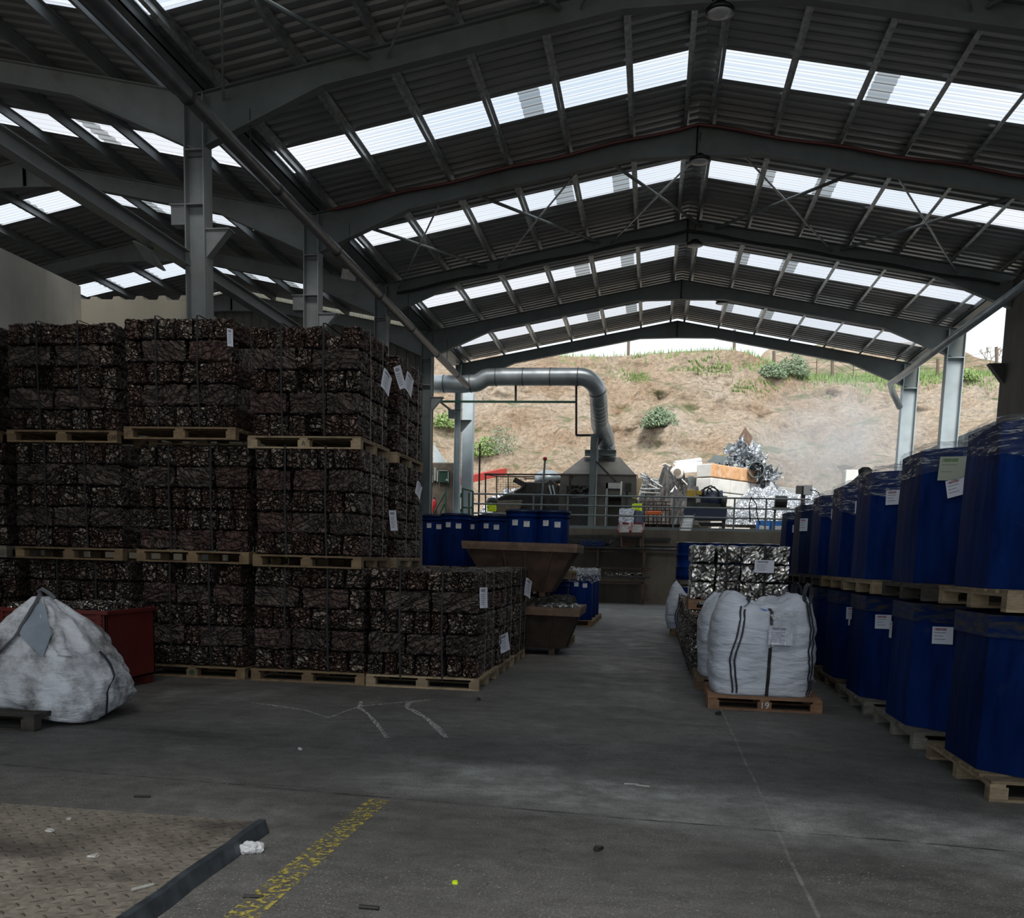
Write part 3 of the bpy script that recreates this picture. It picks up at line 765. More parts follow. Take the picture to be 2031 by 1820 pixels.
YF = 10.8
cols = {'C': 'third column, nearest the aisle', 'B': 'second column', 'A': 'first full column at left', 'Z': 'column cut off by the picture edge'}
lv = ['bottom', 'middle', 'top']
spec = {
 'Z': [(-9.2, -7.85), (-9.25, -7.93), (-9.3, -8.0)],
 'A': [(-7.68, -6.33), (-7.76, -6.38), (-7.82, -6.42)],
 'B': [(-6.2, -4.87), (-6.2, -4.8), (-6.3, -4.93)],
 'C': [(-4.75, -3.36), (-4.70, -3.40), (-4.76, -3.42)],
}
pm = {'Z': ['pallet_dark', 'pallet_grey', 'pallet_wood'], 'A': ['pallet_dark', 'pallet_wood', 'pallet_wood'], 'B': ['pallet_wood', 'pallet_wood', 'pallet_wood'], 'C': ['pallet_wood', 'pallet_wood', 'pallet_pale']}
orders = ['ELELE', 'EELEE', 'ELEEL', 'ELELE']
for c, lvls in spec.items():
    for i, (x0, x1) in enumerate(lvls):
        z = (0, 1.4, 2.8)[i]+(.05 if (c, i) == ('B', 2) else 0)-(.0 if c != 'C' else .02*i)
        y = YF+random.uniform(-.04, .04)+(.0 if i else .02)
        mark = {('A', 2): ('128', 1, .07, 'black_steel'), ('C', 2): ('A', 0, .08, 'black_steel'), ('B', 0): ('\u25CF', 0, .09, 'green_paint')}.get((c, i))
        px0, px1 = x0-.02, x1+.02
        pallet(f'pallet under the {lv[i]} bale load in the {cols[c]}', (px0+px1)/2, y+.6, z, px1-px0, 1.24, pm[c][i], mark=mark, group='pallets under the brown bales')
        r = c == 'C' and i > 0
        T = bale_load(f'{lv[i]} dark brown scrap bale load in the {cols[c]}', x0, x1, y, 1.22, z+.146, right=r, order='ELELE' if i == 2 else random.choice(orders))
        if (c, i) == ('C', 1): paper(T, 'paper_tag', M['sheet_print'], at(777, 1032, 12.0)+Vector((.02, 0, 0)), .17, .26, (1, -.35, .05), .05, .006)
        if (c, i) == ('B', 2): paper(T, 'paper_tag', M['sheet_print'], (x1-.02, y-.05, 4.0), .07, .2, (.7, -.7, 0), 0, .004)
        if (c, i) == ('Z', 2): paper(T, 'paper_tag', M['sheet_print'], (x1-.1, y-.06, 4.0), .22, .2, (.2, -1, 0), .3, .004)
for i in (1, 2):
    z = (0, 1.38, 2.76)[i]
    pallet(f'wooden pallet under the {lv[i]} load of the second row, seen end on beside the aisle', -4.08, 13.05, z, 1.4, 1.4, 'pallet_pale', group='pallets under the brown bales')
    T = bale_load(f'{lv[i]} load of brown scrap bales in the second row, only its aisle side visible', -4.74, -3.38, 12.36, 1.36, z+.146, right=True, front=False, top=False)
    if i == 2:
        for px, py, Y, tl in ((766, 758, 11.75, -.5), (793, 748, 12.4, .35), (811, 762, 12.9, -.5)):
            paper(T, 'paper_tag', M['sheet_print'], Vector(atx(px, py, -3.30)), .2, .28, (1, -.3, .1), tl, .008)
    else:
        paper(T, 'paper_tag', M['sheet_print'], Vector(atx(830, 972, -3.32)), .16, .22, (1, -.3, .1), -.6, .008)
for r, (y, d) in enumerate(((YF, 1.3), (12.2, 1.3), (13.6, 1.25))):
    wh = ['front', 'middle', 'rear'][r]
    pallet(f'pale wooden pallet under the {wh} load of the single-height aisle stack', -2.63, y+d/2, 0, 1.37, d+.02, 'pallet_pale', group='pallets under the brown bales')
    T = bale_load(f'{wh} load of the single-height brown bale stack along the aisle', -3.3, -1.97+.02*r, y, d, .146, right=True, top=True, front=r == 0)
    px, py, w_, h_ = ((1000, 1273, .1, .2), (959, 1185, .1, .22), (1047, 1165, .12, .22))[(0, 0, 2)[r]]
    if r == 0: paper(T, 'paper_tag', M['sheet_print'], Vector(atx(959, 1185, -1.94)), .16, .24, (1, -.5, 0), 0, .006)
    if r == 1: paper(T, 'paper_tag', M['sheet_print'], Vector(atx(1000, 1274, -1.93)), .26, .24, (1, -.4, 0), .15, .01)
    if r == 2: paper(T, 'paper_tag', M['sheet_print'], Vector(atx(1047, 1166, -1.90)), .22, .28, (1, -.4, 0), -.3, .01)
# ------------------------------------------------------------------ silver bales along the aisle
def silver_load(label, x0, x1, y0, d, z, nl, meshes, nc=3, top=True, straps=(.36, .74), h=.335, group='silver scrap bale loads'):
    w = x1-x0; T = thing('silver_bale_load', label, 'bale stack', ((x0+x1)/2, y0+d/2, z), 0, group)
    nr = max(2, round(d/.42))
    for L in range(nl):
        for i in range(nc):
            for r in range(nr):
                if not (r == 0 or i == 0 or (top and L == nl-1) or i == nc-1): continue
                o = brick(T, random.choice(meshes), (-w/2+w/nc*(i+.5), -d/2+d/nr*(r+.5), h*(L+.5)), random.choice((0, math.pi)), (w/nc/.5*.99, d/nr/.40*.99, h/.335), 0, .014, 'scrap_bale')
    H = nl*h+.02
    for s in straps:
        xs = w*(s-.5)
        MB().ribbon([(xs+.015, -d/2-.04, -.05), (xs, -d/2-.045, H*.5), (xs-.01, -d/2-.03, H), (xs, d/2, H+.02), (xs, d/2+.03, -.05)], .028, (1, 0, 0)).build('strap', M['strap_black'], T, solid=.002)
    return T
ys = [13.35, 14.75, 16.2, 17.7, 19.2]
nm = ['nearest', 'second', 'third', 'fourth', 'farthest']
for i, y in enumerate(ys):
    if i == 0: pass
    pallet(f'worn wooden pallet under the {nm[i]} low silver scrap load beside the aisle', 1.22, y+.6, 0, 1.28, 1.2, 'pallet_wood' if i > 2 else 'pallet_dark', group='pallets under silver bales')
    silver_load(f'{nm[i]} low load of crumpled silver and dark scrap bales on the floor', .60, 1.84, y, 1.2, .146, 2, MIX, 3, h=.36)
pallet('orange wooden pallet carrying the raised bright silver bale load', 1.24, 14.6, .89, 1.4, 1.25, 'pallet_red')
T = silver_load('raised load of bright silver foil bales with a white sheet on its front', .56, 1.95, 14.0, 1.2, 1.036, 3, BIG, 4, h=.262)
paper(T, 'paper_tag', M['sheet_print'], Vector(at(1516, 1123, 13.9)), .27, .18, (0, -1, 0), 0, .003)
# ------------------------------------------------------------------ blue octagonal bins of the right wall
def octagon(wx, wy, c, grow=0):
    a, b = wx/2+grow, wy/2+grow
    return [(-a, -b+c), (-a+c, -b), (a-c, -b), (a, -b+c), (a, b-c), (a-c, b), (-a+c, b), (-a, b-c)]
def densify(poly, k):
    out = []
    for i in range(len(poly)):
        p, q = Vector(poly[i]), Vector(poly[(i+1) % len(poly)])
        for j in range(k): out.append(p.lerp(q, j/k))
    return out
def octabin(label, x, y, z, h, seed, wx=1.2, wy=1.42, c=.34, mat='drum_blue', film=None, rim=True, group='tall blue bins of the right wall', rz=0, dent=False, bag=False):
    T = thing('octagonal_bin', label, 'bulk bin', (x, y, z), rz, group)
    base = densify(octagon(wx, wy, c), 4); n = len(base); rings = []
    for i in range(15):
        t = i/14; R = []
        for k, p in enumerate(base):
            ed = (k % 4)/4
            bul = .022*math.sin(math.pi*min(1, t*1.1))*math.sin(math.pi*ed)+.006*noise.noise(Vector((p.x*3+seed, p.y*3, t*4)))
            s = 1+bul/ .6-.02*t
            R.append((p.x*s, p.y*s, t*h+(.004*noise.noise(Vector((p.x*6, p.y*6, seed))) if i == 14 else 0)))
        rings.append(R)
    mb = MB().tube2(rings, False); mb.build('shell', M[mat], T, smooth=False, solid=.006)
    if rim:
        rr = densify(octagon(wx, wy, c, .010), 4)
        MB().tube2([[(p.x, p.y, zz) for p in rr] for zz in (h*.86, h*.865, h+.005)], False).build('rim_band', M['rim_tape'], T)
    top = [Vector((p.x*.98, p.y*.98, h-.02)) for p in base]
    mb = MB(); mb.add([tuple(p) for p in top]+[(0, 0, h+.02)], [[i, (i+1) % n, n] for i in range(n)]); mb.build('liner', M['foam_black'], T, smooth=True)
    if film is not None:
        fh, slope = film; R = []
        fo = densify(octagon(wx, wy, c, .016), 8); m_ = len(fo)
        zt_ = [0, .25, .5, .75, .95]
        for q in zt_:
            ring = []
            for k, p in enumerate(fo):
                low = h-fh*(1+slope*(-p.y/wy))+.04*noise.noise(Vector((p.x*4, p.y*4, seed)))
                zz = low+(h+.05-low)*q
                s = 1+.015*noise.noise(Vector((p.x*7, p.y*7, q*5+seed)))-(.03 if q > .9 else 0)
                ring.append((p.x*s, p.y*s, zz))
            R.append(ring)
        for q, s in ((0, .86), (0, .55), (0, .2), (0, .02)):
            R.append([(p.x*s, p.y*s, h+.06+.05*(1-s)+.035*noise.noise(Vector((p.x*5*s, p.y*5*s, seed*2)))) for p in fo])
        MB().tube2(R, False).build('stretch_film', M['stretch_film' if not bag else 'black_film'], T, smooth=True)
    return T
def oct_sticker(T, name, mat, face, u, zc, w, h, tilt=0, wx=1.2, wy=1.42, c=.34, z0=None):
    P_ = [Vector((*p, 0)) for p in octagon(wx, wy, c, .028)]
    a, b = {'left': (P_[7], P_[0]), 'chamfer': (P_[0], P_[1]), 'front': (P_[1], P_[2])}[face]
    p = a.lerp(b, u); nr = Vector(((b-a).y, -(b-a).x, 0)).normalized()
    R = Matrix.Rotation(T.rotation_euler[2], 3, 'Z')
    return paper(T, name, M[mat], R @ p+Vector(T.location)+Vector((0, 0, zc)), w, h, R @ nr, tilt)
BY = [7.42, 9.27, 11.12, 12.87, 14.55, 16.3, 18.15]
ordn = ['nearest', 'second', 'third', 'fourth', 'fifth', 'sixth', 'farthest']
pmat = ['pallet_pale', 'pallet_grey', 'pallet_grey', 'pallet_wood', 'pallet_wood', 'pallet_wood', 'pallet_wood']
pup = ['pallet_pale', 'pallet_dark', 'pallet_pale', 'pallet_wood', 'pallet_dark', 'pallet_dark', 'pallet_dark']
for i, y in enumerate(BY):
    jx = [0, -.02, -.04, .0, .02, .0, .03][i]
    x = 2.96+jx
    pallet(f'floor pallet under the {ordn[i]} lower blue bin of the right wall', x-.02, y, 0, 1.22, 1.5, pmat[i], group='pallets of the blue bin wall')
    T = octabin(f'{ordn[i]} lower blue bin, upright under an upper pallet in the right wall', x, y, .146, 1.10, i+1)
    if i < 5: oct_sticker(T, 'sticker', 'sticker_red', 'chamfer' if i in (1, 2, 3) else 'front', [.42, .62, .5, .5, .5, .5][i] if i else .18, .84 if i else .80, .19, .15, .04 if i else .1)
    if i in (1, 2): oct_sticker(T, 'sticker', 'sticker_plain', 'left', .1, .82, .10, .16, 0)
    zz = 1.285
    pallet(f'raised pallet between the {ordn[i]} lower and upper blue bins', x-.04, y-.05, zz, 1.22, 1.5, pup[i], group='pallets of the blue bin wall')
    fm = [(.2, .6), (.22, -.3), (.2, .9), (.24, 1.5), (.22, 1.2), (.1, 0), (.14, .2)][i]
    T = octabin(f'{ordn[i]} upper blue bin with film over its top in the right wall', x-.03, y+.02, zz+.146, [1.14, 1.16, 1.14, 1.14, 1.13, 1.10, 1.08][i], i+11, film=fm, rim=False, mat='drum_fade' if i == 5 else 'drum_blue')
    if i == 1: oct_sticker(T, 'sticker', 'sticker_green', 'chamfer', .62, .98, .24, .2, -.05); 
    if i < 5 and i != 0: oct_sticker(T, 'sticker', 'sticker_red', 'chamfer', .72 if i == 1 else .6, .82 if i == 1 else .86, .17, .15, .22 if i == 1 else .02)
    if i in (5, 6): oct_sticker(T, 'sticker', 'sticker_red', 'chamfer', .5 if i == 6 else .2, .78, .15, .13 if i == 6 else .2)
    # black packing strap down the near corner
    xs = x-.62+.33
    for dxs in (0,) if i else (.02,):
        mb = MB().ribbon([(xs+.06, y-.76, 2.56), (xs+.05, y-.765, 2.0), (xs+.045, y-.77, 1.25), (xs+.04, y-.765, .7), (xs+.03, y-.755, .1)], .016, (1, -.2, 0))
        mb.v = [(a-T.location.x, b-T.location.y, c-T.location.z) for a, b, c in mb.v]
        mb.build('strap', M['strap_black'], T, solid=.003)
# black bag knotted on top of one far bin
T = thing('bin_bag', 'black plastic bag bulging above the fifth upper blue bin', 'bag', (3.0, 14.6, 2.6))
P(T, 'bag_body', MB().lathe([(.05, 0), (.32, .02), (.30, .10), (.16, .2), (.09, .27), (.10, .34), (.05, .38)], (3.0, 14.6, 2.62), 18), M['foam_black'], smooth=True)

# ------------------------------------------------------------------ round blue drums and blue steel barrels
def drum(label, x, y, z, r=.3, h=1.05, group=None, film=False, mats='drum_blue', st=True, rz=0):
    T = thing('blue_drum', label, 'drum', (x, y, z), rz, group)
    prof = [(r*.97, 0), (r, .02), (r*1.0, h*.3), (r*.995, h*.86), (r*.98, h*.87)]
    MB().lathe(prof, n=28).build('body', M[mats], T, smooth=True)
    MB().lathe([(r*1.0, h*.87), (r*1.05, h*.875), (r*1.05, h*.9), (r*1.01, h*.905), (r*1.03, h*.95), (r*1.06, h*.955), (r*1.06, h*.99), (r*.98, h), (r*.3, h+.005)], n=28).build('lid', M[mats], T, smooth=True)
    MB().lathe([(r*1.055, h*.955), (r*1.075, h*.96), (r*1.075, h*.985), (r*1.055, h*.99)], n=28, caps=False).build('lid_ring', M['motor_blue'], T, smooth=True)
    if st:
        for a_, zz in ((-1.9, .78), (-1.2, .76)):
            paper(T, 'sticker', M['sticker_plain'], Vector((x, y, z))+Vector((math.cos(a_)*(r*1.01+.004), math.sin(a_)*(r*1.01+.004), zz*h)), .11, .1, (math.cos(a_), math.sin(a_), 0))
    if film:
        R = []
        for q in range(7):
            R.append([(math.cos(2*math.pi*k/36)*(r+.028+.012*noise.noise(Vector((k*.6, q, x)))), math.sin(2*math.pi*k/36)*(r+.028+.012*noise.noise(Vector((k*.6, q, x)))), h-.14-.12*abs(noise.noise(Vector((k*.3, 1, x))))+(.05*q)) for k in range(36)])
        for s in (.8, .4, .02): R.append([(math.cos(2*math.pi*k/36)*r*s, math.sin(2*math.pi*k/36)*r*s, h+.05+.06*noise.noise(Vector((k*.9, s*9, x)))) for k in range(36)])
        MB().tube2(R, False).build('wrap_film', M['white_film'], T)
    return T
g = 'blue lidded drums behind the rusty skips'
pos = [(1096, 17.3, 'blue lidded drum, right one directly above the rusty skip rim'), (1036, 17.3, 'blue lidded drum, left one directly above the rusty skip rim'),
       (904, 19.2, 'blue lidded drum beside the tall brown bale stack, with two stickers'), (978, 19.4, 'blue lidded drum left of the gap, shiny lid edge'),
       (950, 20.1, 'blue drum half hidden between two nearer drums'), (866, 19.9, 'blue drum mostly hidden by the edge of the brown bale stack')]
for px, Y, lb in pos:
    p = at(px, 1065, Y); drum(lb, p.x, Y, 1.36, .3, 1.07, g)
for px, Y in ((1066, 17.3), (925, 19.5)):
    p = at(px, 1060, Y)
    pallet(f'upper pallet carrying the blue drums {"behind the skips" if px > 1000 else "beside the brown bale stack"}', p.x-.02, Y+.2, 1.216, 1.4, 1.3, 'pallet_pale')
    pallet(f'floor pallet far below the blue drums {"behind the skips" if px > 1000 else "beside the brown bale stack"}', p.x-.02, Y+.2, 0, 1.4, 1.3, 'pallet_wood')
    for q in (-1, 1): drum(f'lower blue drum hidden below the drums {"behind the skips" if px > 1000 else "beside the bale stack"}, {"left" if q < 0 else "right"} one', p.x-.02+q*.33, Y, .146, .3, 1.05, g, st=False)
for k in range(3):
    y = 22.7+k*1.15
    xr = -1.36+.01*k
    pallet(f'{["nearest", "middle", "rear"][k]} pallet under the film topped blue drums', xr-.62, y+.25, 0, 1.3, 1.1, 'pallet_wood', group='pallets under film topped drums')
    for q in (0, 1):
        drum(f'{["near", "middle", "rear"][k]} blue drum {"on the left, behind the skips" if q else "with crumpled clear film over its lid"}', xr-.3-q*.63, y, .146, .29, 1.08, 'film topped blue drums', film=not q, st=k == 0)
def barrel(label, x, y, z, group):
    T = thing('steel_barrel', label, 'barrel', (x, y, z), 0, group); r, h = .29, .86
    prof = [(r, 0)]
    for zz in (.12, .16, .20, .25): prof += [(r, zz*h), (r+.006, (zz+.02)*h)]
    prof += [(r, .32*h), (r+.016, .335*h), (r, .35*h), (r, .64*h), (r+.016, .655*h), (r, .67*h)]
    for zz in (.76, .81, .86, .9): prof += [(r, zz*h), (r+.006, (zz+.02)*h)]
    prof += [(r, h-.01)]
    MB().lathe(prof, n=26).build('body', M['drum_blue'], T, smooth=True)
    for zz in (0, h): MB().lathe([(r-.01, zz-.012), (r+.012, zz-.01), (r+.012, zz+.008), (r-.012, zz+.01)], n=26).build('rim', M['galvanised' if zz else 'motor_blue'], T, smooth=True)
    return T
Yb = 22.6; xs = [atx(1366, 1100, 1).x]
for i in range(4):
    p = at(1367+50.5*i, 1100, Yb)
    for L in (0, 1): barrel(f'{["lower", "upper"][L]} blue steel barrel, number word {["one", "two", "three", "four"][i]} from the left behind the silver bales'.replace('number word ', ''), p.x, Yb, .146+L*1.02, 'blue steel barrels')
for i in range(2):
    a = at(1367+101*i+25, 1100, Yb)
    for L in (0, 1): pallet(f'{["floor", "raised"][L]} pallet under the {["left", "right"][i]} pair of blue steel barrels', a.x, Yb+.3, L*1.02, 1.18, 1.2, 'pallet_dark', group='pallets of the steel barrels')
# ------------------------------------------------------------------ big woven bags
def big_bag(label, x, y, z, w, d, h, seed, mat='bag_white', peaks=.12, rz=0, lean=(0, 0), group=None, puff=1., loops=True, strap=True, loopm='loop_strap'):
    T = thing('bulk_bag', label, 'bulk bag', (x, y, z), rz, group)
    nt, nv = 120, 56
    def pt(a, t):
        ca, sa = math.cos(a), math.sin(a)
        e = 4.2
        r = (abs(ca)**e+abs(sa)**e)**(-1/e)
        tt = min(t/.72, 1)
        prof = .90+.14*math.sin(math.pi*min(1, tt*.62+.12))*puff-.10*max(0, tt-.8)*2.2
        zz = h*.86*tt
        wr = noise.noise(Vector((ca*1.3+seed, sa*1.3, zz*9+2.2*math.sin(a*1.5+seed))))*.034+noise.noise(Vector((ca*2.5, sa*2.5+seed, zz*26)))*.009+noise.noise(Vector((ca*3+seed, sa*3, zz*3)))*.025
        if t > .72:
            q = (t-.72)/.28
            r *= (1-q)**.85 if q < 1 else 0
            corner = (abs(ca*sa)*2)**3
            zz += h*(peaks*corner*math.sin(math.pi*min(1, q*1.7+.12))*1.3 + .10*math.sin(math.pi*q*.5) - .03*q) + .05*noise.noise(Vector((ca*r*4+seed, sa*r*4, 3)))+.025*noise.noise(Vector((ca*r*11+seed, sa*r*11, 3)))
        rr = r*(prof+wr)
        px = ca*rr*w/2+lean[0]*zz; py = sa*rr*d/2+lean[1]*zz
        return Vector((px, py, max(0, zz)))
    rings = [[pt(2*math.pi*k/nt, min(.999, j/nv)) for k in range(nt)] for j in range(nv+1)]
    MB().tube2([[tuple(p) for p in r] for r in rings]).build('fabric_body', M[mat], T, smooth=True)
    # webbing sewn down the corners
    for ci, a0 in enumerate((-.80, -2.07, .8, 2.34)):
        for off in (-.034, .034):
            path = []
            for j in range(1, 42):
                a = a0+off+.03*math.sin(j*.22+ci)-.10*(.5-j/40)*(1 if ci == 1 else -1); p = pt(a, j/nv); n = Vector((math.cos(a), math.sin(a), 0)); path.append((p+n*.020, a))
            mb = MB().tube2([[tuple(p-Vector((-math.sin(a), math.cos(a), 0))*.011), tuple(p+Vector((-math.sin(a), math.cos(a), 0))*.011)] for p, a in path], False, False)
            mb.build('corner_webbing', M['loop_strap'], T, solid=.003)
        if loops:
            p = pt(a0, 41/nv); up = [(-.05, .0), (-.07, .09), (-.045, .17), (0, .2), (.045, .16), (.055, .08), (.03, .0)]
            fall = (0, .6, .1, .5)[ci]; dr = Vector((-math.sin(a0), math.cos(a0), 0)); inw = -Vector((math.cos(a0), math.sin(a0), 0))
            pts = [p+dr*u+Vector((0, 0, v*(1-fall)))+inw*(v*fall) for u, v in up]
            MB().ribbon(pts, .05, inw+Vector((0, 0, .3))).build('lifting_loop', M[loopm], T, solid=.006)
    if strap:
        path = [pt(-math.pi/2+.08-.0*j, j/nv)+Vector((0, -.012, 0)) for j in range(0, 46)]
        path = [Vector((path[0].x, path[0].y-.04, -.03))]+path
        mb = MB().ribbon(path, .036, (1, 0, 0)); mb.build('strap', M['strap_black'], T, solid=.002)
    return T
pallet('orange brown wooden pallet marked 19 under the front white bulk bag', 1.265, 10.88, 0, 1.19, 1.2, 'pallet_red', rz=-.02, mark=('19', 0, .10, 'paper_scrap'))
B = big_bag('large white bulk bag with black webbing on the pallet marked 19', 1.24, 10.90, .144, 1.10, 1.02, 1.06, 2.)
# clear pouch with printed sheet on the bag front
paper(B, 'document_sheet', M['sheet_print'], Vector((1.38, 10.31, .815)), .25, .20, (0.02, -1, .05), -.02, .006)
def pouch(T, c, w, h, seed):
    mb = MB(); n = 22
    mb.grid(lambda a, b: Vector(c)+Vector(((a-.5)*w, -.012+.035*noise.noise(Vector((a*7, b*7, seed)))+.018*noise.noise(Vector((a*15, b*15, seed))), (b-.5)*h)), n, n)
    mb.v = [(p[0]-T.location.x, p[1]-T.location.y, p[2]-T.location.z) for p in mb.v]
    mb.build('plastic_pouch', M['pouch_film'], T)
pouch(B, (1.39, 10.30, .88), .30, .40, 3)
mb = MB().grid(lambda a, b: (.50+.05*math.sin(b*5)+.03*noise.noise(Vector((a*6, b*6, 1))), -.42+a*.26, .02+b*.42), 10, 14); mb.build('plastic_pouch', M['pouch_film'], B, smooth=True)
MB().ribbon([(-.08, -.42, .93), (.0, -.44, .915)], .035, (0, .2, 1)).build('blue_tag', M['blue_tag'] if 'blue_tag' in M else M['drum_blue'], B, solid=.003)
pallet('wooden pallet just behind the marked pallet, under the second white bag', 1.2, 12.45, 0, 1.2, 1.15, 'pallet_wood')
big_bag('white bulk bag directly behind the front one, only its left side showing', 1.20, 12.4, .144, 1.12, 1.0, .98, 8., strap=False, loopm='loop_grey')
pallet('wooden pallet under the farthest white bag beside the steel barrels', 1.0, 21.0, 0, 1.1, 1.1, 'pallet_wood')
big_bag('small slumped white bag at the far end of the silver bale row', .86, 20.95, .144, .95, .95, .78, 5., strap=False, loops=False, puff=1.6, peaks=.3)

# dirty bag at the left edge
pallet('dark dirty wooden pallet under the soiled bag at the left edge', -5.72, 7.72, 0, 1.25, 1.15, 'pallet_dark', rz=.03)
T = thing('soiled_bulk_bag', 'dirty white bulk bag slumped open on the pallet at the left edge', 'bulk bag', (-5.40, 7.95, .144))
def dbag(u, v):
    a = 2*math.pi*u; ca, sa = math.cos(a), math.sin(a)
    r = (abs(ca)**3+abs(sa)**3)**(-1/3)
    # profile: wide at the foot, drawn together towards a peak left of centre
    prof = [(.0, 1.0), (.08, 1.07), (.25, 1.04), (.45, .93), (.65, .72), (.8, .5), (.92, .27), (1, .10)]
    for (t0, r0), (t1, r1) in zip(prof, prof[1:]):
        if t0 <= v <= t1: k = r0+(r1-r0)*(v-t0)/(t1-t0)
    z = .95*v-.16*max(0, ca)*max(0, -sa+.3)*max(0, 1-v*6)
    fold = .045*math.sin(a*7+v*5+2*noise.noise(Vector((ca, sa, v*2))))*(v**.7)+.06*noise.noise(Vector((ca*2+4, sa*2, v*4)))+.03*noise.noise(Vector((ca*5, sa*5, v*9)))-.07*abs(noise.noise(Vector((ca*3+2, sa*3+z*2, v*5))))+.05*abs(noise.noise(Vector((ca*6+2, sa*6, v*7+ca*3))))
    rr = r*(k+fold)*.60
    return (ca*rr-.10*v, sa*rr*.93, z)
N1, N2 = 140, 50
MB().tube2([[dbag(k/N1, j/N2) for k in range(N1)] for j in range(N2+1)]).build('fabric_body', M['bag_dirty'], T, smooth=True)
# open mouth with grey lining seen as a deep fold
def at_bag(u, v, o): 
    p = Vector(dbag(u, v)); n = Vector((p.x+.1*v, p.y, .15)).normalized(); return p+n*o
mb = MB(); c0 = [at_bag(.775, .92, .03), at_bag(.755, .66, .045), at_bag(.825, .47, .04), at_bag(.85, .66, .045), at_bag(.845, .92, .03)]
ce = sum(c0, Vector())/5+Vector((0, -.03, 0)); mb.add([tuple(p) for p in c0]+[tuple(ce)], [(0, 1, 5), (1, 2, 5), (2, 3, 5), (3, 4, 5), (4, 0, 5)]); mb.build('lining', M['bag_inside'], T)
mb = MB().tube2([[tuple(at_bag(.85+.006*math.sin(j*.4), .92-.0115*j, .012)), tuple(at_bag(.88+.004*math.sin(j*.4), .90-.0115*j, .04))] for j in range(38)], False, False); mb.build('mouth_flap', M['bag_dirty'], T, solid=.006, smooth=True)
pts = [at_bag(.79-.13*(j/16), 1-.045*j*1.15, .03) for j in range(17)]
MB().ribbon(pts, .06, (.75, -.3, .35)).build('lifting_strap', M['loop_grey'], T, solid=.006)
MB().tube([(-.1, 0, .93), (-.12, -.03, 1.0), (-.07, -.05, 1.02), (.02, -.07, .98), (.06, -.06, .94)], .018, 8).build('lifting_loop', M['loop_grey'], T)
pts = [at_bag(.97+.02*math.sin(j*.5), .50-.045*j, .02) for j in range(12)]
MB().ribbon(pts, .03, (0, 1, .3)).build('corner_webbing', M['loop_strap'], T, solid=.003)

# red plastic bin behind it
T = thing('red_bin', 'red ribbed plastic bin behind the soiled bag at the left', 'bin', (-6.35, 9.75, 0))
x0, x1, y0, y1, z0, z1 = -7.0, -5.72, 9.32, 10.3, .10, .87
mb = MB().box(x0, x1, y0, y0+.03, z0, z1).box(x0, x1, y1-.03, y1, z0, z1).box(x0, x0+.03, y0, y1, z0, z1).box(x1-.03, x1, y0, y1, z0, z1).box(x0, x1, y0, y1, z0, z0+.03)
P(T, 'body', mb, M['red_plastic'], bevel=.006)
mb = MB().box(x0-.025, x1+.025, y0-.025, y0+.02, z1-.03, z1+.015).box(x0-.025, x1+.025, y1-.02, y1+.025, z1-.03, z1+.015).box(x1-.02, x1+.025, y0, y1, z1-.03, z1+.015).box(x0-.025, x0+.02, y0, y1, z1-.03, z1+.015)
P(T, 'rim', mb, M['red_plastic'], bevel=.006)
for k in range(3): P(T, 'rib', MB().box(x0+.04, x1-.04, y0-.016, y0+.01, z1-.08-.045*k, z1-.06-.045*k), M['red_plastic'])
for xx in (x0+.06, x0+.62, x1-.08): P(T, 'rib', MB().box(xx-.03, xx+.03, y0-.02, y0+.01, z0, z1), M['red_plastic'])
P(T, 'rib', MB().box(x0+.1, x1-.1, y0-.018, y0+.01, z0+.05, z0+.09), M['red_plastic'])
for xx in (x0+.1, x1-.1):
    for yy in (y0+.1, y1-.1): P(T, 'foot', MB().box(xx-.08, xx+.08, yy-.08, yy+.08, 0, z0), M['red_plastic'])
o = crumple(1.16, .86, .25, 77, .05, .05, .05, .02).build('scrap_heap', M['bale_mixed'], loc=(-6.36, 9.81, .80)); tag(o, 'crumpled scrap metal filling the red bin', 'scrap metal')

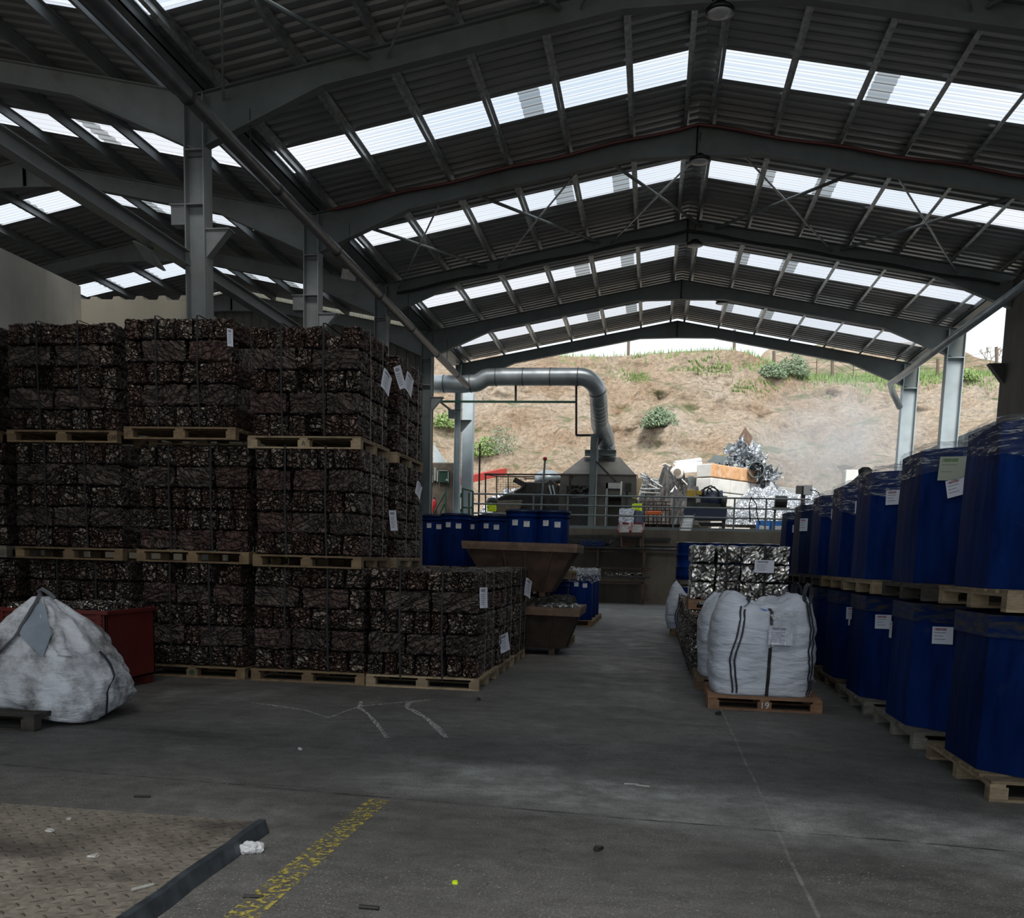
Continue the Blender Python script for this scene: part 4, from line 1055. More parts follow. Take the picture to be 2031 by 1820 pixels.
# rusty tipping skips
def skip(label, x, y, z, w, d, h, wb, db, mat, skid=.1):
    T = thing('tipping_skip', label, 'skip', (x, y, z))
    t = .015
    def ring(ww, dd, zz, ox=0): return [(-ww/2+ox, -dd/2, zz), (ww/2+ox, -dd/2, zz), (ww/2+ox, dd/2, zz), (-ww/2+ox, dd/2, zz)]
    R = [ring(wb, db, skid), ring(w-.12, d-.1, h-.1)]
    inner = [ring(w-.15, d-.13, h-.1), ring(wb-.03, db-.03, skid+.02)]
    MB().tube2(R, False).build('hopper_shell', M[mat], T, solid=t)
    MB().add(inner[1], [(0, 1, 2, 3)]).build('hopper_floor', M[mat], T)
    rim = MB()
    a, b = w/2, d/2
    ro, ri = [(-a, -b), (a, -b), (a, b), (-a, b)], [(-a+.075, -b+.065), (a-.075, -b+.065), (a-.075, b-.065), (-a+.075, b-.065)]
    wob = lambda p, k: .012*math.sin(p[0]*5+k)
    rim.tube2([[(*p, h-.13+wob(p, 0)) for p in [(q[0]*.985, q[1]*.985) for q in ro]], [(*p, h-.05+wob(p, 1)) for p in ro], [(*p, h+wob(p, 1)) for p in ro], [(*p, h+wob(p, 1)) for p in ri], [(*p, h-.1) for p in ri]], False)
    rim.build('rim', M['rust_rim'], T)
    for k in (-.3, .12, .62):
        x0 = k*wb/2*1.1; x1 = k*(w-.12)/2
        MB().beam((x0, -db/2-.02, skid), (x1, -(d-.1)/2-.02, h-.1), .03, .03, (0, 1, 0)).build('stiffener', M[mat], T)
    for s in (-1, 1):
        MB().beam((s*wb/2+s*.01, 0, skid), (s*(w-.12)/2+s*.01, 0, h-.1), .03, .03, (1, 0, 0)).build('stiffener', M[mat], T)
        MB().box(s*wb*.36-.05, s*wb*.36+.05, -db/2, db/2, 0, skid).build('skid', M[mat], T)
    return T
cx = -2.02
skip('rusty brown steel skip standing on the floor, lower of the two stacked', cx-.04, 15.75, 0, 1.92, 1.5, .80, 1.38, .95, 'rust_dark', .12)
T = skip('rusty brown steel skip stacked on top, wide rim below the blue drums', cx-.09, 15.75, .95, 1.86, 1.5, .86, .98, .8, 'rust_steel', .08)
for (px, py, nm, w, h, r) in ((1088, 1188, 'white crumpled film lying on scrap in the lower skip', .5, .3, .1), ):
    p = at(px+20, py, 15.5)
    tag(MB().grid(lambda a, b: (p.x-.25+a*.62, 15.1+b*.6, .80+.10*math.sin(b*3)*math.sin(a*3)+.05*noise.noise(Vector((a*8, b*8, 2)))), 16, 12).build('film_scrap', M['white_film']), nm, 'plastic scrap')
o = crumple(1.5, 1.0, .42, 61, .06, .06, .06, .02).build('scrap_heap', M['dark_machine'], loc=(cx, 15.75, .72)); tag(o, 'dark scrap heap filling the lower skip under the upper one', 'scrap metal')
T = thing('metal_bracket', 'small pale open metal frame on the drums beside the upper skip', 'metal frame', at(1135, 1130, 22.4))
p = at(1135, 1131, 22.45)
mb = MB().box(p.x-.07, p.x-.055, 22.4, 22.6, 1.22, 1.4).box(p.x+.055, p.x+.07, 22.4, 22.6, 1.22, 1.4).box(p.x-.07, p.x+.07, 22.4, 22.6, 1.385, 1.4).box(p.x-.07, p.x+.07, 22.4, 22.6, 1.22, 1.235)
T.location = (p.x, 22.5, 1.22); P(T, 'frame', mb, M['cream_enamel'])

# ------------------------------------------------------------------ weighbridge plate, marks, litter
T = thing('steel_plate', 'worn checker plate platform edge at the lower left corner', 'steel platform', (-3.6, 3.6, 0))
cA, cB, cC = fl(515, 1628, .07), fl(240, 1820, .07), fl(0, 1592, .07)
dr = (cB-cA)/(cB.y-cA.y); fr = cA-dr*(cA.y-1.2); lf = (cC-cA)/(cC.x-cA.x); cL = cA+lf*(-8-cA.x)
g4 = [(-8, 1.2), (fr.x, 1.2), (cA.x, cA.y), (-8, cL.y)]
P(T, 'plate', MB().hexa([(*q, 0) for q in g4]+[(*q, .07) for q in g4]), M['checker_plate'])
pts = [(cA.x+dr.x*(y-cA.y)+.006*math.sin(y*9)+.02, y) for y in [1.2+(cA.y+.02-1.2)*i/16 for i in range(17)]]
mb = MB()
for a, b in zip(pts, pts[1:]): mb.hexa([(a[0], a[1], .0), (a[0]+.03, a[1], .0), (b[0]+.03, b[1], .0), (b[0], b[1], .0), (a[0]-.03, a[1], .078), (a[0]+.008, a[1], .076), (b[0]+.008, b[1], .076), (b[0]-.03, b[1], .078)])
P(T, 'edge_angle', mb, M['edge_steel'] if 'edge_steel' in M else M['gutter_metal'])

tag(MB().quad((-1.76, 1.5, .003), (-1.60, 1.5, .003), (-1.59, 5.72, .003), (-1.73, 5.72, .003)).build('floor_line', M['line_paint']), 'worn yellow painted line on the floor beside the steel plate', 'floor marking')
for label, pl_, w in (('long faint chalk scratch running towards the front pallets', [(498, 1393), (560, 1401), (606, 1408), (652, 1423), (690, 1408), (722, 1399), (780, 1394), (848, 1388)], .04),
                   ('short forked white scratch crossing the long chalk line', [(716, 1390), (713, 1404), (730, 1415), (745, 1432), (757, 1448), (768, 1462)], .05),
                   ('white chalky smear before the rightmost front pallet', [(852, 1387), (812, 1392), (806, 1402), (826, 1412), (846, 1424), (866, 1442), (885, 1462)], .07)):
    pts = [fl(a, b, .003) for a, b in pl_]; mb = MB(); R = []
    for i, p in enumerate(pts):
        d = (pts[min(i+1, len(pts)-1)]-pts[max(0, i-1)]).normalized(); s = Vector((-d.y, d.x, 0))*w*.5*(1 if i % 2 else .6); R.append([tuple(p-s), tuple(p+s)])
    tag(mb.tube2(R, False, False).build('chalk_mark', M['chalk']), label, 'floor marking')
# crumpled paper by the plate
def wad(name, loc, r, mat, seed, label, cat, fl_=.5):
    bm = crumple(r*2, r*1.6, r*1.2*fl_*2, seed, r/5, r*.5, r*.5, r*.25)
    return tag(bm.build(name, M[mat], loc=(loc[0], loc[1], r*fl_*1.2+loc[2]), ), label, cat)
p = fl(500, 1690); wad('paper_wad', (p.x, p.y, 0), .045, 'paper_scrap', 3, 'crumpled white paper lying against the steel plate edge', 'paper', .35)
def stick(px, py, l, ang, r, mat, label, name='metal_bolt', z=0):
    p = fl(px, py, z); d = Vector((math.cos(ang), math.sin(ang), 0))*l/2
    tag(MB().tube([p-d+Vector((0, 0, r)), p+d+Vector((0, 0, r))], r, 8).build(name, M[mat]), label, 'metal scrap')
stick(283, 1762, .10, 1.0, .008, 'chip_light', 'small pale bolt on the checker plate near its front', z=.07)
stick(502, 1780, .09, .2, .008, 'chip_dark', 'dark metal pin lying on the yellow line')
stick(732, 1803, .09, .0, .010, 'chip_dark', 'dark metal pin at the bottom edge right of the yellow line')
stick(1275, 1560, .10, -.2, .007, 'chip_light', 'thin pale metal sliver on the pale dust patch', 'metal_sliver')
stick(1252, 1556, .10, .1, .006, 'chip_light', 'second pale metal sliver beside the oil marks', 'metal_sliver')
stick(282, 1581, .10, .2, .008, 'chip_dark', 'dark pin on the floor behind the steel plate')
p = fl(1188, 1687); wad('grit_lump', (p.x, p.y, 0), .022, 'chip_dark', 5, 'dark lump on the floor in the lower middle', 'debris')
p = fl(902, 1753); wad('yellow_scrap', (p.x, p.y, 0), .012, 'hivis', 6, 'tiny yellow scrap on the floor at the bottom centre', 'debris')
p = fl(595, 1487); wad('white_pellet', (p.x, p.y, 0), .016, 'paper_scrap', 9, 'small round white pellet on the dark floor', 'debris')
p = fl(845, 1421); wad('grit_lump', (p.x+.3, p.y+1.2, 0), .02, 'chip_dark', 8, 'small black lump near the chalk marks', 'debris')
p = fl(1425, 1417); wad('grit_lump', (p.x, p.y, 0), .025, 'chip_dark', 12, 'small black lump in front of the marked pallet', 'debris')
for (px, py, s, lb) in ((100, 1648, .05, 'grey metal shard on the checker plate by its oil stain'), (185, 1698, .045, 'white flake in the middle of the checker plate'), (138, 1625, .04, 'flat white flake near the plate far edge')):
    p = fl(px, py, .07); wad('metal_flake', (p.x, p.y, .07), s*.5, 'chip_light', px, lb, 'debris', .1)
# countless swarf and grit
mb = MB(); rnd = random.Random(5)
for i in range(9000):
    if i < 6500: x = rnd.uniform(-1.6, 2.6); y = rnd.uniform(2.2, 16)**1
    else: x = rnd.uniform(-5.5, 2.6); y = rnd.uniform(2.5, 10.3)
    if x < -2.1 and y < 5.3: continue
    if 1 > (x-.3) > 0 and y > 10.2 or (x > 2.2 and y > 6.3) or (x < -1.9 and y > 10.4): continue
    if noise.noise(Vector((x*.8, y*.8, 0)))+rnd.uniform(-.35, .35) < 0: continue
    s = rnd.choice((.0012, .0018, .0025, .0035)); a = rnd.uniform(0, 3.14); l = s*rnd.uniform(1, 3); c, d = math.cos(a), math.sin(a)
    mb.k = 0 if rnd.random() < .75 else 1
    mb.add([(x-c*l, y-d*l, .002), (x+d*s, y-c*s, .003), (x+c*l, y+d*l, .002), (x-d*s, y+c*s, .004), (x, y, .003+s*.5)], [(0, 1, 4), (1, 2, 4), (2, 3, 4), (3, 0, 4)])
tag(mb.build('swarf', [M['chip_light'], M['chip_dark']]), 'fine metal swarf and grit scattered over the floor', 'swarf', kind='stuff')

# ------------------------------------------------------------------ lamps, floodlights
def highbay(px, py, Y, label, r=.2):
    p = at(px, py, Y); T = thing('high_bay_lamp', label, 'ceiling lamp', p, group='round black high bay lamps')
    MB().lathe([(.05, .12), (.09, .10), (.1, .05), (r*.85, .04), (r, .01), (r, -.02), (r*.9, -.03)], n=28).build('housing', M['lamp_black'], T, smooth=True)
    MB().lathe([(r*.86, -.032), (r*.5, -.04), (.01, -.042)], n=28).build('lens', M['lamp_lens'], T, smooth=True)
    top = ZR-SL*abs(p.x-XR0)+(.02 if Y not in FY else -.1)-p.z
    MB().tube([(0, 0, .1), (.01, .01, top*.4), (-.015, .0, top*.8), (0, 0, top)], .012, 6).build('cord', M['strap_black'], T)
highbay(1428, 22, 14.2, 'round black lamp hanging at the top centre of the picture')
highbay(1388, 318, 19.45, 'round black lamp hanging from the frame nearest the wind braces', .21)
highbay(1378, 485, 24.45, 'round black lamp hanging at the third ridge point')
highbay(1433, 600, 29.9, 'farthest round black lamp, right of the ridge')
T = thing('floodlight', 'large flat tilted panel hung from the rail beam left of the nearest column', 'floodlight', at(315, 520, 13.6))
c = [at(264, 478, 13.5), at(297, 493, 13.3), at(325, 536, 13.2), at(291, 518, 13.5)]
c = [at(264, 477, 13.75), at(298, 494, 13.35), at(327, 537, 13.2), at(291, 517, 13.6)]
n = (c[1]-c[0]).cross(c[3]-c[0]).normalized()*.02
P(T, 'panel', MB().hexa([tuple(q-n) for q in c]+[tuple(q+n) for q in c]), M['grey_board'])
P(T, 'mount_arm', MB().tube([tuple((c[0]+c[2])/2), tuple((c[0]+c[2])/2+Vector((.1, 0, .18))), (-7.33, 13.4, 5.9)], .015, 8), M['black_steel'])
for px, py, Y, lb in ((692, 545, 21.0, 'small white floodlight clamped on the round pipe'), (762, 638, 25.0, 'small far floodlight below the pipe')):
    p = at(px, py, Y); T = thing('floodlight', lb, 'floodlight', p)
    R = Matrix.Rotation(.7, 3, 'Z') @ Matrix.Rotation(.5, 3, 'X')
    mb = MB().box(-.16, .16, -.03, .03, -.1, .1); mb.v = [tuple(R @ Vector(v)) for v in mb.v]; mb.build('housing', M['cream_enamel'], T)
    MB().tube([(0, 0, 0), (-.1, .05, .2), (-.12, .05, .3)], .012, 8).build('bracket_arm', M['black_steel'], T)
# ------------------------------------------------------------------ rack and lumber below the platform
T = thing('steel_rack', 'dark steel rack with two shelves standing against the back wall', 'rack', (-.9, 35.3, 0))
def zz(py, Y=35.3, px=1240): return at(px, py, Y).z
xl, xr_ = at(1128, 1100, 35.3).x, at(1278, 1100, 35.3).x
for xx in (xl, at(1187, 1100, 35.3).x, xr_):
    for yy in (35.0, 35.6): P(T, 'post', MB().box(xx-.05, xx+.05, yy-.05, yy+.05, 0, zz(1086) if xx < xr_ else zz(1084)), M['rust_dark' if xx < xr_ else 'rust_steel'])
for py in (1086, 1142): P(T, 'shelf', MB().box(xl-.2, xr_+.25, 34.9, 35.7, zz(py)-.05, zz(py)), M['black_steel'])
for py in (1154, 1127): P(T, 'crossbar', MB().box(xl, xr_, 34.95, 35.0, zz(py)-.03, zz(py)+.03), M['rust_dark'])
for py in (1127, 1186): P(T, 'crossbar', MB().beam((xr_, 34.95, zz(py)-.03), (xr_+.3, 34.7, zz(py)), .06, .08), M['rust_steel'])
for i, (px, w, mat, lb, name, h) in enumerate(((1176, .9, 'motor_blue', 'dark blue tray lying on the rack top shelf', 'metal_tray', .22), (1222, .5, 'dark_machine', 'black machine part on the rack top shelf', 'machine_part', .25),
        (1245, .5, 'rust_steel', 'rusty box on the right end of the rack top', 'metal_box', .3), (1150, .6, 'rust_dark', 'rusty bar bundle at the left of the rack top', 'bar_bundle', .12))):
    p = at(px, 1084, 35.3)
    if name == 'bar_bundle': mb = MB(); [mb.tube([(p.x-.5, 35.1+.05*k, zz(1086)+.03+.03*(k % 2)), (p.x+.5, 35.1+.05*k, zz(1086)+.03+.03*(k % 2))], .025, 6) for k in range(6)]
    else: mb = crumple(w, .4, h, i+90, .06, .02, .02, .01); mb.v = [(a+p.x, b+35.25, c+zz(1086)+h/2) for a, b, c in mb.v]
    tag(mb.build(name, M[mat if name != 'metal_tray' else 'drum_fade']), lb, 'scrap metal')
tag(crumple(1.4, .4, .14, 95, .04, .03, .05, .02).build('scrap_pile', M['bale_mixed'], loc=(at(1238, 1140, 35.3).x, 35.2, zz(1142)+.05)), 'low pile of shiny scrap on the rack lower shelf', 'scrap metal')
for k, (py, xa, xb) in enumerate(((1063, 1100, 1218), (1069, 1095, 1330), (1074, 1130, 1240))):
    a, b = at(xa, py, 35.6), at(xb, py, 35.6)
    tag(MB().beam((a.x, 35.72, a.z), (b.x, 35.72, b.z), .08, .10).build('steel_bar', M['dark_machine' if k != 1 else 'black_steel']), ['upper', 'longest', 'lowest'][k]+' dark steel bar fixed along the back wall above the rack', 'steel bar')
# red double chute
T = thing('red_chute', 'red double tray on legs at the platform edge above the rack', 'chute', at(1251, 1088, 35.0))
def a3(px, py, Y): return tuple(at(px, py, Y))
for s0, s1 in ((1227, 1249), (1252, 1275)):
    b = MB(); b.add([a3(s0-2, 1056, 34.7), a3(s1, 1056, 34.7), a3(s1-1, 1040, 35.6), a3(s0+4, 1040, 35.6)], [(0, 1, 2, 3)]); P(T, 'tray', b, M['tray_metal'], solid=.03)
    b = MB(); b.add([a3(s0+3, 1046, 35.6), a3(s1-1, 1046, 35.6), a3(s1-1, 1037, 35.6), a3(s0+9, 1035, 35.6)], [(0, 1, 2, 3)]); P(T, 'tray_back', b, M['red_paint'], solid=.03)
    for px in (s0-1, s1): P(T, 'tray_side', MB().beam(a3(px, 1056, 34.7), a3(px+3, 1040, 35.6), .04, .16), M['red_paint'])
P(T, 'frame', MB().beam(a3(1225, 1059, 34.75), a3(1277, 1060, 34.75), .1, .1), M['rust_steel'])
for px in (1232, 1270, 1274): P(T, 'leg', MB().beam(a3(px, 1060, 34.8), a3(px+1, 1084, 34.9), .05, .05), M['rust_rim'])

# ------------------------------------------------------------------ railing on the platform edge
T = thing('platform_railing', 'long black tube railing with four rails along the platform edge', 'railing', (0, 36.1, 2.72))
Yr = 36.15
za = [at(1240, q, Yr).z for q in (984, 1004, 1023)]; a = at(936, 1000, Yr).x; b = 5.6
for z in za: P(T, 'rail', MB().tube([(a, Yr, z), (b, Yr, z)], .032, 8), M['frame_paint'])
P(T, 'toe_board', MB().box(a, b, Yr-.03, Yr+.03, 2.74, 2.86), M['frame_paint'])
for px in (937, 1058, 1126, 1204, 1337, 1457, 1520): 
    x = at(px, 1000, Yr).x; P(T, 'post', MB().tube([(x, Yr, 2.72), (x, Yr, za[0])], .032, 8), M['frame_paint'])
T = thing('stair_railing', 'dark green railing of the stairs left of the platform', 'railing', at(920, 1040, 35.8))
for pts in ([(917, 968), (917, 1040)], [(938, 974), (938, 1030)], [(917, 968), (938, 974)], [(884, 968), (884, 1040)], [(930, 977), (930, 1028)],
            [(884, 975), (862, 1014)], [(917, 975), (900, 1014)], [(882, 998), (872, 1018)], [(918, 1004), (912, 1016)], [(920, 1006), (938, 1006)]):
    q = [at(px, py, 35.6 if px < 930 else 36.0) for px, py in pts]
    P(T, 'rail', MB().tube(q, .035, 8), M['green_paint'])
# electrical pillar
x0, x1 = at(852, 1000, 36.2).x, at(909, 1000, 36.2).x; zt0 = at(880, 917, 36.2).z
tag(MB().box(x0, x1-.05, 36.2, 36.9, 2.72, zt0).build('brick_pillar', M['mortar_brown'], bevel=.04), 'brown masonry block pillar left of the platform with a switch box', 'pillar')
T = thing('switch_box', 'green electrical cabinet with a warning triangle on the brown pillar', 'switch box', at(880, 945, 36.1))
p, q = at(872, 957, 36.1), at(891, 933, 36.1)
P(T, 'cabinet', MB().box(p.x, q.x, 36.03, 36.2, p.z, q.z), M['green_paint'], bevel=.01)
P(T, 'door_edge', MB().box(q.x-.03, q.x, 36.0, 36.03, p.z, q.z).box(p.x, q.x, 36.0, 36.03, q.z-.03, q.z), M['precast'])
c = at(886, 951, 36.0); P(T, 'warning_triangle', MB().prism([(c.x-.05, c.z-.04), (c.x+.05, c.z-.04), (c.x, c.z+.05)], 'y', 35.99, 36.03), M['cream_enamel'])
for k, (px, py, w, h) in enumerate(((853, 928, 7, 14), (863, 940, 4, 26), (857, 950, 4, 14), (868, 944, 3, 22))):
    p, q = at(px-w/2, py+h/2, 36.1), at(px+w/2, py-h/2, 36.1)
    tag(MB().box(p.x, q.x, 36.05, 36.2, p.z, q.z).build('junction_box', M['precast']), ['upper left', 'tall central', 'short lower', 'slim right'][k]+' pale junction box on the brown pillar', 'junction box')
p = at(860, 1000, 35.9)
T = thing('fire_extinguisher', 'red fire extinguisher hanging below the switch box', 'fire extinguisher', (p.x, 36.0, p.z-.3))
P(T, 'cylinder', MB().lathe([(.06, 0), (.09, .02), (.09, .42), (.05, .5), (.025, .52)], (p.x, 36.0, p.z-.3), 14), M['extinguisher'], smooth=True)
P(T, 'valve', MB().box(p.x-.03, p.x+.03, 35.97, 36.03, p.z+.2, p.z+.28), M['black_steel'])
p = at(858, 1020, 36.0)
# wide pale column beyond and triangular sheet
T = thing('steel_column', 'wide pale blue steel column standing under the silver duct', 'column', (at(928, 900, 36.8).x, 36.8, 2.72))
x = T.location.x; P(T, 'shaft', MB().box(x-.20, x+.20, 36.6, 37.0, 2.72, at(928, 779, 36.8).z), M['column_paint_sunlit'], bevel=.01)
mb = MB().prism([(at(858, 1000, 37.2).x, at(858, 880, 37.2).z), (at(884, 1000, 37.2).x, at(884, 917, 37.2).z), (at(858, 1000, 37.2).x, at(858, 917, 37.2).z)], 'y', 37.2, 37.25)
tag(mb.build('gusset_sheet', M['column_paint_sunlit']), 'pale triangular sheet above the brown pillar', 'metal sheet')

# ------------------------------------------------------------------ silver duct and fume hood
Yd = 33.5
def dpt(px, py, Y=None): return at(px, py, Y or Yd)
path = [dpt(815, 762), dpt(885, 761), dpt(915, 762), dpt(935, 760)]
for k in range(6): t_ = k/5; path.append(dpt(942+26*t_, 760-12*sst(0, 1, t_)))
path += [dpt(1000, 747), dpt(1060, 747), dpt(1120, 747), dpt(1150, 747)]
for k in range(1, 9):
    a_ = k/8*math.pi/2; path.append(dpt(1150+37*math.sin(a_), 747+42*(1-math.cos(a_)), 33.5+.5*(k/8)**2))
path += [dpt(1188, 810, 34.9), dpt(1189, 835, 36.0)]
for k in range(1, 6): path.append(dpt(1189+11*sst(0, 1, k/5), 835+7*k, 36.0+.5*k))
path += [dpt(1202, 885, 38.9), dpt(1202, 903, 39.1)]
rad = [.30+.06*sst(33.5, 39, q.y) for q in path]
T = thing('ventilation_duct', 'large round silver duct crossing left to right then bending down to the hood', 'duct', dpt(1060, 747))
P(T, 'duct_tube', MB().tube(path, rad, 32), M['duct_metal'], smooth=True)
def pt_len(path):
    out = [0]
    for a, b in zip(path, path[1:]): out.append(out[-1]+(b-a).length)
    return out
L = pt_len(path); tot = L[-1]; s = .25
while s < tot-.1:
    i = max(k for k in range(len(L)) if L[k] <= s); f = (s-L[i])/(L[i+1]-L[i]); p = path[i].lerp(path[i+1], f); d = (path[i+1]-path[i]).normalized()
    P(T, 'seam_band', MB().tube([p-d*.018, p+d*.018], rad[i]+.014, 28, False), M['pipe_metal'], smooth=True)
    ax = p.x; curve = (path[5].x < ax < path[9].x) or ax > path[13].x
    s += .33 if curve else .95
hang = thing('duct_support', 'thin dark bar frame hanging under the silver duct', 'support frame', dpt(1060, 798))
for a_, b_ in (((860, 796), (1141, 797)), ((1023, 762), (1023, 797)), ((1143, 762), (1143, 863)), ((1143, 863), (1172, 863))):
    P(hang, 'bar', MB().beam(dpt(*a_, 33.6), dpt(*b_, 33.6), .07, .07, (0, 1, 0)), M['black_steel'] if a_[0] > 900 else M['green_paint'])
P(hang, 'brace', MB().beam(dpt(868, 793, 33.5), dpt(903, 820, 34.1), .07, .09, (0, 1, 0)), M['beam_paint'])
# hood
T = thing('fume_hood', 'big dark grey tapered fume hood below the end of the silver duct', 'fume hood', (at(1188, 990, 38.5).x, 38.5, 2.72))
def ring(pxa, pxb, py, ya, yb, pye=None):
    xa, xb, z = at(pxa, py, ya).x, at(pxb, py, ya).x, at((pxa+pxb)/2, py, ya).z
    return [(xa, ya, z), (xb, ya, z), (xb, yb, z), (xa, yb, z)]
zb = at(1188, 960, 37.6).z
body = [ring(1108, 1262, 985, 37.6, 40.6), ring(1113, 1262, 941, 37.6, 40.6)]
P(T, 'lower_skirt', MB().tube2(body, False), M['hood_metal'], solid=.02)
P(T, 'tapered_top', MB().tube2([ring(1113, 1262, 941, 37.6, 40.6), ring(1158, 1229, 906, 38.2, 40.0)]), M['hood_metal'])
P(T, 'back_wall', MB().box(at(1111, 990, 37.6).x, at(1262, 990, 37.6).x, 40.4, 40.45, 2.72, at(1188, 985, 37.6).z), M['hood_metal'])
P(T, 'edge_trim', MB().tube2([ring(1111, 1264, 942, 37.56, 40.64), ring(1111, 1264, 940, 37.56, 40.64)], False), M['rust_steel'], solid=.03)
P(T, 'side_wall', MB().box(at(1108, 990, 37.6).x, at(1200, 990, 37.6).x, 37.62, 37.66, 2.72, at(1188, 985, 37.6).z), M['hood_metal'])
P(T, 'side_wall', MB().box(at(1232, 990, 37.6).x, at(1262, 990, 37.6).x, 37.62, 37.66, 2.72, at(1188, 985, 37.6).z), M['hood_metal'])
P(T, 'door_frame', MB().box(at(1201, 990, 37.5).x, at(1231, 990, 37.5).x, 37.5, 37.55, at(1188, 968, 37.5).z, at(1188, 957, 37.5).z).box(at(1201, 990, 37.5).x, at(1205, 990, 37.5).x, 37.5, 37.55, 2.72, at(1188, 957, 37.5).z), M['precast'])
P(T, 'top_beam', MB().ibeam(dpt(1160, 898, 38.0), dpt(1222, 898, 38.0), .25, .22, .02), M['frame_paint'])
P(T, 'top_beam', MB().ibeam(dpt(1205, 893, 38.0), dpt(1218, 902, 40), .2, .22, .02), M['frame_paint'])
T2 = thing('hood_mast', 'tall dark box column in front of the fume hood', 'column', (at(1178, 900, 37.2).x, 37.2, 2.72))
x = T2.location.x; P(T2, 'shaft', MB().box(x-.14, x+.08, 37.1, 37.4, 2.72, at(1176, 861, 37.2).z), M['frame_paint'])
P(T2, 'guide_rail', MB().box(x+.10, x+.16, 37.1, 37.3, 2.72, at(1176, 862, 37.2).z), M['beam_paint'])
P(T2, 'diagonal_brace', MB().beam(dpt(1182, 915, 37.0), dpt(1222, 956, 37.0), .07, .07, (0, 1, 0)), M['black_steel'])
P(T2, 'bracket', MB().prism([(x+.16, at(1176, 864, 37).z), (x+.34, at(1176, 869, 37).z), (x+.16, at(1176, 882, 37).z)], 'y', 37.1, 37.3), M['black_steel'])

# ------------------------------------------------------------------ furnace feeder machine and cage, left half of the platform
def slab(T, name, poly, Y0, Y1, mat, **k):
    pp = [(at(a, b, Y0).x, at(a, b, Y0).z) for a, b in poly]
    P(T, name, MB().prism(pp, 'y', Y0, Y1), M[mat], **k)
T = thing('feeder_machine', 'dark greasy sloping feeder machine behind the drums and railing', 'machine', at(1040, 1040, 38))
slab(T, 'feed_trough', [(968, 998), (990, 985), (1030, 968), (1044, 955), (1075, 955), (1080, 1044), (985, 1044), (975, 1010)], 37.6, 39.2, 'dark_machine', bevel=.05)
slab(T, 'front_panel', [(985, 993), (1036, 991), (1030, 1012), (1003, 1044), (985, 1044)], 37.3, 37.58, 'mortar_brown', bevel=.02)
slab(T, 'hopper_block', [(1075, 958), (1092, 948), (1108, 962), (1118, 1044), (1078, 1044)], 37.7, 39.0, 'dark_machine', bevel=.05)
slab(T, 'motor_block', [(1128, 985), (1180, 983), (1180, 1044), (1126, 1044)], 37.25, 38.4, 'black_steel', bevel=.04)
o = crumple(.9, .8, .5, 71, .07, .06, .1, .04); c = at(1148, 978, 37.8); o.v = [(a+c.x, b+c.y, d_+c.z) for a, b, d_ in o.v]; P(T, 'tangled_scrap', o, M['dark_machine'])
P(T, 'end_knob', MB().lathe([(.02, -.2), (.2, -.16), (.26, 0), (.2, .16), (.02, .2)], at(977, 996, 37.5), 16), M['black_steel'], smooth=True)
for px in (1089, 1096): P(T, 'chrome_rod', MB().tube([dpt(px, 962, 37.5), dpt(px+5, 982, 37.4)], .03, 8), M['galvanised'])
P(T, 'drum_cover', MB().lathe([(.55, 0), (.53, .25), (.4, .42), (.2, .5), (.02, .52)], at(1086, 958, 38.6), 20), M['duct_metal'], smooth=True)
P(T, 'lever', MB().beam(dpt(1020, 951, 37.5), dpt(1042, 962, 37.5), .2, .2, (0, 1, 0)), M['dark_machine'])
c = at(1018, 976, 37.5); P(T, 'round_badge', MB().tube([(c.x, 37.5, c.z), (c.x, 37.44, c.z)], .05, 12), M['cream_enamel'])
T = thing('guard_cage', 'open tube guard cage with wire mesh panels above the feeder machine', 'guard rail', at(1040, 940, 38))
def bar(a, b, Ya, Yb=None, r=.03): P(T, 'tube', MB().tube([at(*a, Ya), at(*b, Yb or Ya)], r, 8), M['rust_dark'])
for px in (963, 985, 1008, 1113, 1130): bar((px, 941), (px, 1040), 37.1 if px in (963, 1130) else 38.9)
for a_, b_, ya, yb in (((962, 940), (1113, 941), 37.1, 37.1), ((985, 944), (1108, 946), 38.9, 38.9), ((962, 940), (985, 944), 37.1, 38.9), ((1131, 942), (1148, 949), 37.1, 38.9), ((1131, 942), (1131, 1020), 37.1, 37.1), ((1148, 949), (1148, 965), 38.9, 38.9), ((1040, 949), (1075, 949), 38.9, 38.9)):
    bar(a_, b_, ya, yb)
mb = MB()
for k in range(12): mb.tube([at(988+5*k, 946, 38.9), at(988+5*k, 975, 38.9)], .008, 4)
for k in range(7): mb.tube([at(986, 947+4.5*k, 38.9), at(1045, 947+4.5*k, 38.9)], .008, 4)
P(T, 'wire_mesh', mb, M['rust_dark'])
T = thing('beacon_pole', 'thin leaning pole topped with a small red beacon', 'beacon', at(1072, 1020, 36.8))
P(T, 'pole', MB().tube([at(1070, 1052, 36.8), at(1081, 912, 36.8)], .04, 8), M['frame_paint'])
p = at(1081, 910, 36.8); P(T, 'beacon', MB().lathe([(.08, -.05), (.08, .05), (.05, .08)], p, 12), M['extinguisher'], smooth=True)
tag(MB().tube([Vector((at(949, 1038, 36.6).x, 36.6, 2.73)), at(952, 880, 36.6)], .035, 8).build('thin_pole', M['rust_dark']), 'thin dark upright pole left of the guard cage', 'pole')
c = at(975, 1006, 37.0); tag(crumple(.32, .3, .3, 44, .04, .03, .03, .01).build('hivis_bag', M['hivis'], loc=c), 'bright yellow bundle low behind the drums at the machine end', 'bundle')
